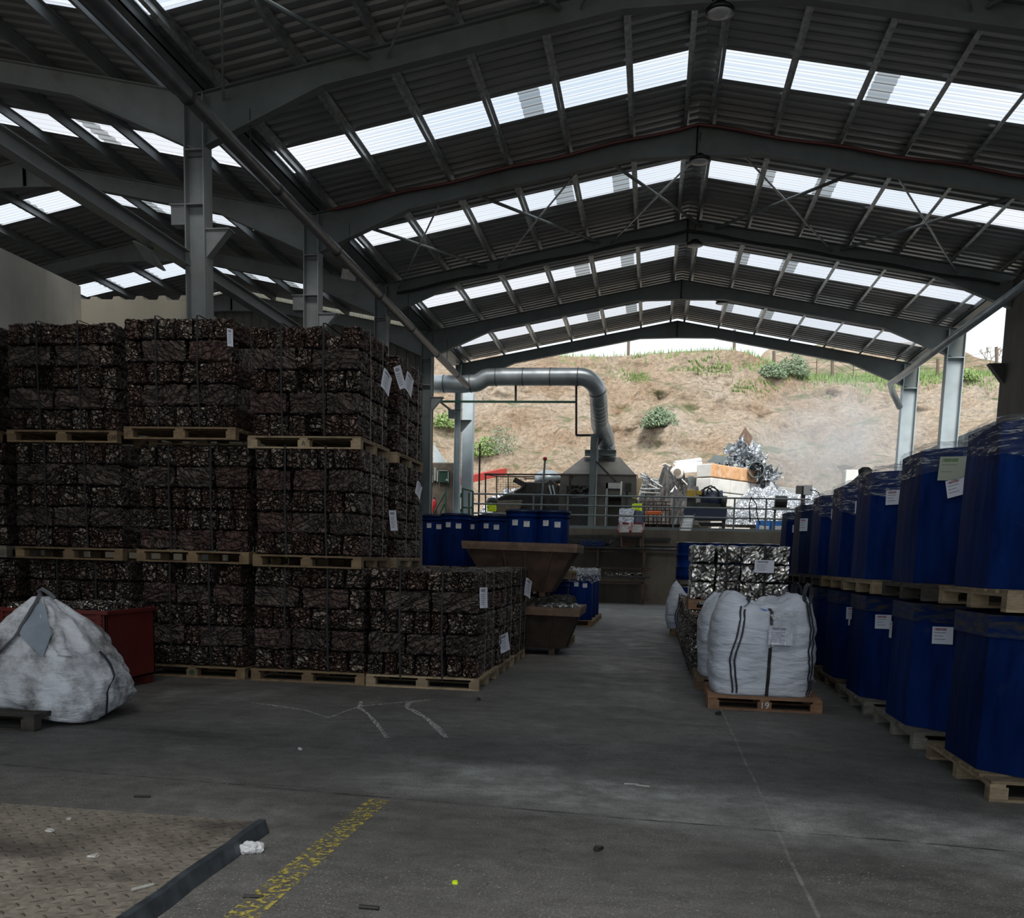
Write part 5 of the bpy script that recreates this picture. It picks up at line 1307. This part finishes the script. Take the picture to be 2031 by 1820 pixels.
# dark barrel with a yellow bundle on it
T = thing('dark_barrel', 'dark barrel standing right of the hood behind the railing', 'barrel', (at(1262, 1030, 37.4).x, 37.4, 2.72))
P(T, 'body', MB().lathe([(.26, 0), (.28, .05), (.28, .3), (.295, .31), (.28, .33), (.28, .75), (.26, .78)], T.location, 20), M['motor_blue'], smooth=True)
c = Vector(T.location)+Vector((0, 0, .92)); tag(crumple(.36, .3, .26, 45, .03, .03, .03, .005).build('hivis_bundle', M['hivis'], loc=c), 'bright yellow bundle on top of the dark barrel', 'bundle')
tag(crumple(.55, .5, .85, 46, .05, .05, .04, .01).build('white_sack', M['bag_white'], loc=(at(1243, 1020, 37.3).x, 37.3, 3.14)), 'white sack between the hood doorway and the dark barrel', 'sack')
T = thing('control_post', 'dark post with switch gear beside the hood doorway', 'control post', (at(1243, 1000, 37.2).x, 37.15, 2.72))
x = T.location.x; P(T, 'post', MB().box(x-.04, x+.04, 37.1, 37.2, 2.72, at(1243, 958, 37.1).z), M['black_steel'])
P(T, 'gear_box', MB().box(x-.1, x+.16, 37.0, 37.2, at(1243, 975, 37.1).z, at(1243, 958, 37.1).z), M['dark_machine'])
P(T, 'side_strip', MB().box(x-.26, x-.20, 37.0, 37.1, at(1243, 982, 37.1).z, at(1243, 955, 37.1).z), M['cream_enamel'])
tag(MB().beam(at(1270, 950, 38.2), at(1258, 990, 37.6), .22, .1, (0, 1, 0)).build('leaning_board', M['pallet_pale']), 'pale board leaning against the right side of the hood', 'board')
# orange pallet lift with stacked trolleys
T = thing('wire_trolley', 'tangle of rusty wire trolleys with an orange saddle behind the railing', 'trolley', at(1290, 1040, 37.6))
Yt = 37.6
for px in (1271, 1278, 1286, 1296, 1303, 1312, 1320, 1328): P(T, 'upright', MB().tube([at(px, 996+(px % 3)*3, Yt+(px % 4)*.2), at(px, 1040, Yt+(px % 4)*.2)], .025, 6), M['rust_steel'])
for py in (994, 1001, 1011, 1024, 1034): P(T, 'crossbar', MB().tube([at(1270, py, Yt), at(1330, py+1, Yt+.3)], .022, 6), M['rust_steel'])
P(T, 'saddle', MB().hexa([a3(1279, 1021, Yt-.15), a3(1314, 1021, Yt-.15), a3(1314, 1021, Yt+.3), a3(1279, 1021, Yt+.3), a3(1283, 1013, Yt-.15), a3(1312, 1013, Yt-.15), a3(1312, 1013, Yt+.3), a3(1283, 1013, Yt+.3)]), M['orange_paint'], bevel=.03)
# compactor with motor, yellow box and chute
T = thing('bale_press', 'dark blue press with motor, yellow box and steel chute on the platform', 'machine', at(1400, 1040, 37.4))
Yp = 37.0
slab(T, 'press_body', [(1358, 1006), (1443, 1005), (1441, 1031), (1350, 1031)], Yp, Yp+1.2, 'motor_blue', bevel=.03)
slab(T, 'yellow_box', [(1362, 971), (1379, 971), (1379, 986), (1362, 986)], Yp-.1, Yp+.25, 'yellow_paint', bevel=.02)
slab(T, 'yellow_box', [(1381, 973), (1392, 973), (1392, 981), (1381, 981)], Yp-.05, Yp+.2, 'yellow_paint', bevel=.01)
slab(T, 'control_box', [(1363, 987), (1380, 987), (1381, 1006), (1362, 1006)], Yp, Yp+.3, 'black_steel', bevel=.02)
slab(T, 'motor_base', [(1382, 996), (1436, 995), (1438, 1007), (1382, 1007)], Yp, Yp+.8, 'black_steel', bevel=.02)
P(T, 'motor', MB().tube([at(1390, 990, Yp+.3), at(1432, 991, Yp+.3)], [.32, .36], 20), M['motor_blue'], smooth=True)
P(T, 'fan_cowl', MB().tube([at(1430, 994, Yp+.1), at(1441, 995, Yp+.1)], .22, 18), M['black_steel'], smooth=True)
for k, (pp) in enumerate(([(1393, 985), (1397, 968), (1410, 963), (1424, 972), (1428, 992)], [(1400, 988), (1404, 970), (1416, 965), (1432, 982), (1440, 996)], [(1388, 984), (1392, 972), (1404, 966), (1416, 976), (1420, 990)])):
    P(T, 'hose', MB().tube([at(a_, b_, Yp-.05+.1*k) for a_, b_ in pp], .03, 8), M['strap_black'], smooth=True)
P(T, 'chute', MB().hexa([a3(1347, 1060, 35.9), a3(1371, 1060, 35.9), a3(1378, 1025, 36.9), a3(1356, 1025, 36.9), a3(1347, 1056, 35.9), a3(1371, 1056, 35.9), a3(1378, 1022, 36.9), a3(1356, 1022, 36.9)]), M['precast'])
for s_ in ((1347, 1356), (1371, 1378)): P(T, 'chute_side', MB().beam(at(s_[0], 1057, 35.9), at(s_[1], 1022, 36.9), .03, .2), M['hood_metal'])
for px in (1362, 1436): P(T, 'leg', MB().box(at(px, 1030, Yp).x-.06, at(px, 1030, Yp).x+.06, Yp+.1, Yp+.25, 2.72, at(px, 1030, Yp).z+.02), M['black_steel'])
slab(T, 'drip_tray', [(1385, 1036), (1440, 1036), (1436, 1043), (1390, 1043)], Yp+.2, Yp+.9, 'black_steel')
# switch box on a post at right and cable coil
T = thing('switch_post', 'grey switch box on a dark post near the far blue bins', 'switch box', (at(1592, 1000, 36.6).x, 36.6, 2.72))
x = T.location.x; P(T, 'post', MB().box(x-.07, x+.07, 36.55, 36.7, 2.72, at(1592, 963, 36.6).z), M['black_steel'])
P(T, 'cabinet', MB().box(x-.02, x+.28, 36.4, 36.6, at(1592, 981, 36.5).z, at(1592, 962, 36.5).z), M['precast'], bevel=.01)
P(T, 'cabinet', MB().box(x-.28, x-.07, 36.45, 36.65, at(1592, 979, 36.5).z, at(1592, 963, 36.5).z), M['hood_metal'], bevel=.01)
P(T, 'cable', MB().tube([at(1607, 971, 36.4), at(1617, 973, 36.4), at(1624, 977, 36.4), at(1627, 990, 36.4)], .02, 6), M['rust_steel'])
T = thing('cable_reel', 'dark coiled cable reel standing on the railing corner', 'cable reel', (at(1548, 1000, 36.5).x, 36.5, at(1548, 1006, 36.5).z))
c = T.location; P(T, 'drum', MB().tube([(c.x-.2, 36.5, c.z+.2), (c.x+.2, 36.5, c.z+.2)], .23, 18), M['dark_machine'], smooth=True)
P(T, 'side_plate', MB().tube([(c.x+.2, 36.5, c.z+.2), (c.x+.22, 36.5, c.z+.2)], .2, 18), M['rust_rim'])
P(T, 'stand', MB().box(c.x-.3, c.x+.3, 36.3, 36.7, c.z-.06, c.z).box(c.x-.22, c.x-.15, 36.45, 36.55, 2.72, c.z), M['hood_metal'])
for i, px in enumerate((1515, 1541)):
    T = thing('blue_crate', ['left', 'right'][i]+' blue open crate holding white items, behind the railing', 'crate', (at(px, 1030, 38).x, 38, 2.72))
    x = T.location.x; P(T, 'crate_body', MB().box(x-.26, x+.26, 37.75, 37.8, 2.72, 3.25).box(x-.26, x+.26, 38.2, 38.25, 2.72, 3.25).box(x-.26, x-.2, 37.8, 38.2, 2.72, 3.25).box(x+.2, x+.26, 37.8, 38.2, 2.72, 3.25), M['blue_tag'])
    tag(crumple(.36, .02, .26, 47+i, .04, .02, .02, .0).build('white_sheet_scrap', M['paper_scrap'], loc=(x, 37.73, 2.92)), 'white sheet hanging on the '+['left', 'right'][i]+' blue crate front', 'scrap')
mb = MB().tube([at(1490, 985, 36.1), at(1486, 1000, 36.1), at(1488, 1035, 36.1)], .02, 6).tube([at(1490, 985, 36.1), at(1500, 1000, 36.1), at(1502, 1025, 36.1), at(1508, 1040, 36.1)], .02, 6)
tag(mb.build('hanging_hose', M['strap_black'], smooth=True), 'thin black hose looped over the railing right of the press', 'hose')

# ------------------------------------------------------------------ block wall, scrap piles
random.seed(21)
T0 = at(1394, 1000, 43.5)
def dirv(a_, b_): d = (b_-a_); d.z = 0; return d.normalized()
c0 = at(1411, 941, 42.5); bl, bh, bd = .96, .60, .8
ux = Vector((.62, .78, 0)).normalized()           # the wall runs back and to the right
uy = Vector((-ux.y, ux.x, 0))
ztop = at(1411, 917, 42.5).z
i = 0
for row in range(6):
    z = ztop-bh*(row+1)
    if z < 2.72-bh*.5: break
    z = max(z, 2.72); n0 = 3 if row == 0 else (5 if row < 3 else 4)
    for k in range(n0):
        o = c0+ux*(bl*k*1.62+(0 if row % 2 == 0 else -.0)); o.z = z
        w_ = bl*1.6
        m_ = 'block_orange' if row == 0 and n0 == 3 else 'block_concrete'
        w_ -= .03; q = [o, o+ux*w_, o+ux*w_+uy*bd, o+uy*bd]
        mb = MB().hexa([tuple(p) for p in q]+[tuple(p+Vector((0, 0, bh-.035))) for p in q]); mb.mi[5] = 1; mb.mi[1] = 1
        B_ = mb.build('concrete_block', [M[m_], M['block_concrete']], bevel=.03)
        tag(B_, f'{"orange stained" if m_ == "block_orange" else "pale"} concrete block, {["top", "second", "third", "fourth", "fifth", "lowest"][row]} row and {["first", "second", "third", "fourth", "last"][k]} from the corner of the yard wall', 'concrete block', 'stacked concrete blocks of the scrap bay')
c1 = at(1690, 950, 44)
tag(MB().box(c1.x-.35, c1.x+.35, 43.6, 44.4, 2.72, at(1690, 933, 44).z).build('concrete_block', M['block_concrete'], bevel=.02), 'lone pale concrete block behind the far blue bins', 'concrete block')
def heap(name, label, px, py_top, py_bot, wpx, Y, dep, mat, seed, rough=.5, tip=1., res=46):
    c = at(px, py_bot, Y); zt_ = at(px, py_top, Y).z; wd = wpx/FPX*Y; H = zt_-c.z
    mb = MB()
    def f(u, v):
        x, y = (u-.5)*2, (v-.5)*2; r = math.sqrt(x*x+y*y)
        h = min(.8, max(0, 1-r)**tip)/.8
        n = fbm((x*3+seed, y*3, seed), 4)*rough+abs(noise.noise(Vector((x*9, y*9, seed))))*rough*.5
        return (c.x+x*wd/2*(1+.1*n), Y+y*dep/2*(1+.1*n), c.z+H*h*(1+n*.35)+n*.25*min(1, h*4))
    return tag(mb.grid(f, res, res).build(name, M[mat]), label, 'scrap pile', kind='stuff')
heap('shredded_scrap', 'heap of fine shredded silver scrap in front of the block wall end', 1512, 972, 1044, 150, 41.5, 3.4, 'shred_silver', 3, .35, .6)
heap('shredded_scrap', 'second heap of shredded silver scrap behind the switch post', 1585, 975, 1044, 170, 43.5, 4, 'shred_silver', 6, .35, .6)
heap('scrap_heap', 'tall pile of crumpled aluminium scrap behind the block wall', 1475, 902, 1010, 150, 47.5, 6, 'scrap_silver', 9, 1.1, .8)
heap('scrap_heap', 'dark scrap heap between the hood and the block wall', 1330, 948, 1044, 150, 43, 5, 'dark_machine', 12, .8, .7)
heap('scrap_heap', 'mixed scrap behind the feeder machine', 1010, 985, 1044, 140, 42, 4, 'scrap_silver', 15, .8, .7)
rnd = random.Random(11)
mb = MB()
for k in range(240):
    px = rnd.uniform(1425, 1535); lim = 870+abs(px-1472)*1.25; py = rnd.uniform(lim, 955)
    p = at(px, py, 45.3+rnd.uniform(-.6, .8)); d = Vector((rnd.uniform(-1, 1), rnd.uniform(-1, 1), rnd.uniform(-.7, 1))).normalized(); s = Vector((rnd.uniform(-1, 1), rnd.uniform(-1, 1), rnd.uniform(-1, 1)))
    l, w = rnd.uniform(.1, .5), rnd.uniform(.03, .18); s = d.cross(s).normalized()*w; b_ = d.cross(s).normalized()*w*.7
    mb.add([tuple(p-s), tuple(p+s), tuple(p+d*l+s+b_), tuple(p+d*l*.8-s+b_), tuple(p+d*l*1.7+b_*3)], [(0, 1, 2, 3), (3, 2, 4)])
tag(mb.build('torn_sheet_scrap', M['scrap_silver'], solid=.012), 'tangle of torn aluminium sheets on the tall scrap pile', 'scrap metal', kind='stuff')
def sheet_piece(label, pts, Y, mat, name='metal_sheet', th=.04):
    q = [at(a_, b_, Y+(c_ if c_ else 0)) for a_, b_, c_ in pts]; n = (q[1]-q[0]).cross(q[2]-q[0]).normalized()*th/2
    k = len(q); mb = MB().add([tuple(p-n) for p in q]+[tuple(p+n) for p in q], [list(range(k))[::-1], list(range(k, 2*k))]+[[i, (i+1) % k, k+(i+1) % k, k+i] for i in range(k)])
    return tag(mb.build(name, M[mat]), label, 'scrap metal')
sheet_piece('bent metal sheet standing upright at the peak of the scrap pile', [(1458, 880, 0), (1478, 847, .2), (1493, 868, .4), (1486, 885, .3)], 45.6, 'rust_rim')
sheet_piece('pale square frame sheet on the left of the scrap peak', [(1435, 896, 0), (1445, 878, .2), (1462, 884, .5), (1455, 901, .3)], 45.3, 'frame_paint')
sheet_piece('dark curved sheet behind the top of the block wall', [(1400, 916, 0), (1420, 902, .2), (1447, 906, .5), (1450, 918, .5)], 44.6, 'frame_paint')
sheet_piece('long white panel left of the block wall', [(1335, 918, 0), (1392, 915, .6), (1393, 935, .6), (1350, 938, 0)], 43.9, 'white_sheet')
sheet_piece('second white panel lying on top of the first one', [(1337, 915, .4), (1390, 908, 1.), (1392, 914, .8), (1345, 919, .2)], 44.4, 'white_sheet')
sheet_piece('narrow white blade shaped panel at the left of the white panels', [(1312, 921, 0), (1320, 919, 0), (1338, 927, .4), (1334, 932, .4)], 43.6, 'cream_enamel')
sheet_piece('large white torn sheet behind the wire trolley', [(1310, 1000, 0), (1339, 963, .3), (1356, 990, .4), (1352, 1015, .2), (1322, 1020, 0)], 41.5, 'white_sheet', 'torn_sheet')
sheet_piece('dark concave metal sheet behind the white pipe', [(1335, 955, 0), (1370, 944, .3), (1392, 950, .6), (1392, 975, .6), (1350, 985, .2)], 43.2, 'gutter_metal')
sheet_piece('crumpled silver panel under the white pipe mouth', [(1306, 951, 0), (1318, 944, .2), (1338, 953, .3), (1335, 962, .3), (1316, 958, 0)], 42.9, 'scrap_silver')
T = thing('white_pipe', 'thick white pipe end pointing at the viewer left of the block wall', 'pipe', at(1343, 936, 43))
d0, d1 = at(1308, 958, 44.5), at(1341, 938, 42.8)
P(T, 'pipe_body', MB().tube([d0, d1], .22, 20), M['precast'], smooth=True)
c = at(1343, 937, 42.6); ax = Vector((.15, -1, .05)).normalized()
P(T, 'flared_mouth', MB().tube([c-ax*.5, c-ax*.1, c, c+ax*.02, c-ax*.06, c-ax*.35], [.22, .30, .27+.0, .22, .20, .09], 26, False), M['cream_enamel'], smooth=True)
P(T, 'rim', MB().tube([c-ax*.04, c+ax*.03], [.27, .25], 26), M['cream_enamel'], smooth=True)
P(T, 'bore', MB().tube([c+ax*.031, c+ax*.035], .17, 24), M['mortar_brown'])
P(T, 'hook', MB().tube([at(1352, 950, 42.7), at(1362, 960, 42.7), at(1367, 972, 42.7)], .03, 8), M['cream_enamel'])
c = at(1499, 932, 44.6)
tag(MB().tube([(c.x, 44.4, c.z), (c.x+.1, 45.0, c.z)], [.34, .34], 26, False).build('ring_scrap', M['frame_paint'], smooth=True, solid=.03), 'round sheet metal ring behind the right end of the block wall', 'scrap metal')
for k in range(16):
    a_, b_ = (1266+rnd.uniform(0, 16), 925+rnd.uniform(8, 52)), (1300+rnd.uniform(0, 16), 952+rnd.uniform(0, 30))
    if k < 4: a_, b_ = (1270+4*k, 985), (1280+3*k, 937+3*k)
    tag(MB().tube([at(*a_, 42+rnd.uniform(-.5, .5)), at(*b_, 42+rnd.uniform(-.5, .5))], .04, 6).build('metal_tube', M['galvanised']), 'thin metal tube in the bundle right of the fume hood', 'metal tube', 'bundle of thin tubes by the hood')
a_, b_ = at(955, 957, 47), at(985, 944, 49)
tag(MB().beam(at(880, 960, 44), at(1000, 935, 52), .3, .35).build('red_boom', M['extinguisher']), 'red machine boom seen far behind the left columns', 'machine part')

# ------------------------------------------------------------------ vegetation, fence, smoke
def hill_y(px, py):
    # march the view ray until it meets the hillside
    prev = None
    for Yq in [50+.25*k for k in range(340)]:
        p = at(px, py, Yq); ok, co, nr, fi = hill.ray_cast((p.x, p.y, 60), (0, 0, -1))
        if ok and co.z >= p.z: return Vector((p.x, p.y, co.z))
    return None
def bush(label, px, py, r, n, mat, seed, name='shrub', hh=1., ls=.10, loc=None):
    p = loc or hill_y(px, py)
    if p is None: return
    rn = random.Random(seed); T = thing(name, label, 'shrub', p-Vector((0, 0, .1)))
    mb = MB()
    for k in range(n):
        d = Vector((rn.gauss(0, 1), rn.gauss(0, 1), abs(rn.gauss(0, 1)))).normalized()*r*rn.uniform(.35, 1)*(1+.25*noise.noise(Vector((k*.01, seed, 0)))); d.z *= hh
        a_ = Vector((rn.uniform(-1, 1), rn.uniform(-1, 1), rn.uniform(-1, 1))).normalized(); b_ = a_.orthogonal().normalized(); s = ls*rn.uniform(.6, 1.3)
        mb.add([tuple(d-a_*s), tuple(d+b_*s*.5), tuple(d+a_*s), tuple(d-b_*s*.5)], [(0, 1, 2, 3)])
    mb.build('foliage', M[mat], T)
    mb = MB()
    for k in range(9):
        d = Vector((rn.gauss(0, .5), rn.gauss(0, .5), 1)).normalized()*r*.8*hh; mb.tube([(0, 0, -.2), tuple(d*.5), tuple(d)], [.03, .02, .01], 5)
    mb.build('stems', M['twig_dry'], T)
bush('round grey green bush in the middle of the bare slope', 1308, 846, 1.15, 2600, 'leaf_grey_green', 1)
bush('greyish bush at the edge of the upper slope terrace', 1530, 752, 1.0, 1500, 'leaf_grey_green', 2)
bush('green bush beside the greyish one on the terrace edge', 1572, 745, 1.2, 1700, 'leaf_grey_green', 3, hh=1.2)
bush('sparse dry bush in the gully left of the duct', 995, 900, 1.2, 700, 'leaf_grey_green', 4, hh=1.6, ls=.07)
bush('low green shrub beside the far pale column', 1790, 752, .9, 900, 'leaf_green', 5)
bush('green scrub at the foot of the slope by the left columns', 962, 905, .9, 900, 'leaf_green', 6, hh=1.3)
bush('small shrub at the far right of the terrace', 1920, 755, .8, 700, 'leaf_green', 7)
bush('green bush high on the left seen between gutter and columns', 885, 705, 1.6, 1500, 'leaf_green', 8)
bush('green clump behind the left columns', 880, 860, .9, 700, 'leaf_green', 9)
rn = random.Random(4); mb = MB()
for k in range(5200):
    if k < 2600: px = rn.uniform(1100, 1980); py = (698 if px < 1440 else 700) if px < 1500 else rn.uniform(735, 768)
    else: px = rn.uniform(1480, 1980); py = rn.gauss(752, 7)
    x = at(px, py, 66).x; yy = 66.2+rn.uniform(-.4, 2.5)+(rn.uniform(0, 6) if k % 3 == 0 else 0)
    ok, co, nr, fi = hill.ray_cast((x, yy, 60), (0, 0, -1))
    if not ok: continue
    h = rn.uniform(.12, .45)*(1.6 if rn.random() < .06 else 1); a_ = rn.uniform(0, 3.14); c_, s_ = math.cos(a_)*.05, math.sin(a_)*.05; l_ = rn.uniform(-.12, .12)
    mb.add([(co.x-c_, co.y-s_, co.z-.05), (co.x+c_, co.y+s_, co.z-.05), (co.x+l_, co.y, co.z+h)], [(0, 1, 2)])
tag(mb.build('grass', M['leaf_green']), 'green grass fringe along the crest and terrace of the hill', 'grass', kind='stuff')
mb = MB()
for k in range(1500):
    px = rn.choice((rn.gauss(1500, 35), rn.gauss(1385, 22), rn.gauss(1260, 14), rn.gauss(1430, 30))); py = {0: 0}.get(0)+rn.gauss(0, 6)+ (775 if px > 1450 else 735 if px > 1340 else 750)
    p = hill_y(px, py) if k < 700 else None
    if p is None: continue
    h = rn.uniform(.1, .3); a_ = rn.uniform(0, 3.14); c_, s_ = math.cos(a_)*.06, math.sin(a_)*.06
    mb.add([(p.x-c_, p.y-s_, p.z-.05), (p.x+c_, p.y+s_, p.z-.05), (p.x+rn.uniform(-.1, .1), p.y-.1, p.z+h)], [(0, 1, 2)])
tag(mb.build('slope_grass', M['leaf_green']), 'patches of green weeds on the bare slope', 'grass', kind='stuff')
posts = [(1247, 692, 662), (1457, 688, 654), (1535, 738, 696), (1651, 755, 690), (1860, 755, 712), (1976, 768, 688), (1590, 752, 715), (1620, 752, 712), (1693, 755, 715), (1745, 755, 715)]
for i, (px, pb, ptop) in enumerate(posts):
    Yq = 67.5; pb_ = at(px, pb, Yq); pt_ = at(px, ptop, Yq); ok, co, nr, fi = hill.ray_cast((pb_.x, Yq, 60), (0, 0, -1))
    thin = i > 5
    tag(MB().tube([(pb_.x, Yq, co.z-.2), (pt_.x, Yq, pt_.z)], .035 if thin else .10, 8).build('fence_post', M['rust_rim' if thin else 'post_wood']), 'slim wire fence post on the terrace of the hill' if thin else f'{["first", "second", "third", "leaning fourth", "fifth", "last"][i]} wooden fence post along the hill crest from the left', 'fence post', 'fence posts on the hill' if thin else None)
mb = MB()
for dz in (-.2, -.6, -1.0):
    pr = None
    for px, pb, ptop in sorted(posts, key=lambda q: q[0])[2:]:
        p = at(px, ptop, 67.5)+Vector((0, 0, dz))
        if pr is not None: mb.tube([pr, p], .012, 4)
        pr = p
tag(mb.build('fence_wire', M['rust_dark']), 'thin wires strung between the fence posts on the hill', 'wire')
T = thing('bare_tree', 'small bare branching tree on the hill at the far right', 'tree', at(1952, 742, 69))
pb_ = at(1952, 740, 69); rn = random.Random(9)
def branch(mb, p, d, l, r, k):
    q = p+d*l; mb.tube([p, q], [r, r*.65], 5)
    if k == 0: return
    for _ in range(3): branch(mb, q, (d+Vector((rn.uniform(-.8, .8), rn.uniform(-.5, .5), rn.uniform(-.2, .6)))).normalized(), l*.68, r*.62, k-1)
mb = MB(); branch(mb, pb_-Vector((0, 0, .6)), Vector((.25, 0, 1)).normalized(), .9, .07, 4); P(T, 'branches', mb, M['twig_dry'])

sm = MB(); 
R_ = [[(math.cos(2*math.pi*k/24)*math.sin(math.pi*j/12), math.sin(2*math.pi*k/24)*math.sin(math.pi*j/12), -math.cos(math.pi*j/12)) for k in range(24)] for j in range(1, 12)]
sm.tube2(R_); o = sm.build('smoke', M['smoke']); c = at(1655, 895, 46.5)
o.location = c; o.scale = (4.6, 3.0, 3.6); tag(o, 'bluish white smoke drifting over the scrap piles at right', 'smoke', kind='stuff')
# ------------------------------------------------------------------ small cleanup
for o in bpy.data.objects:
    if o.type == 'EMPTY': o.empty_display_size = .05
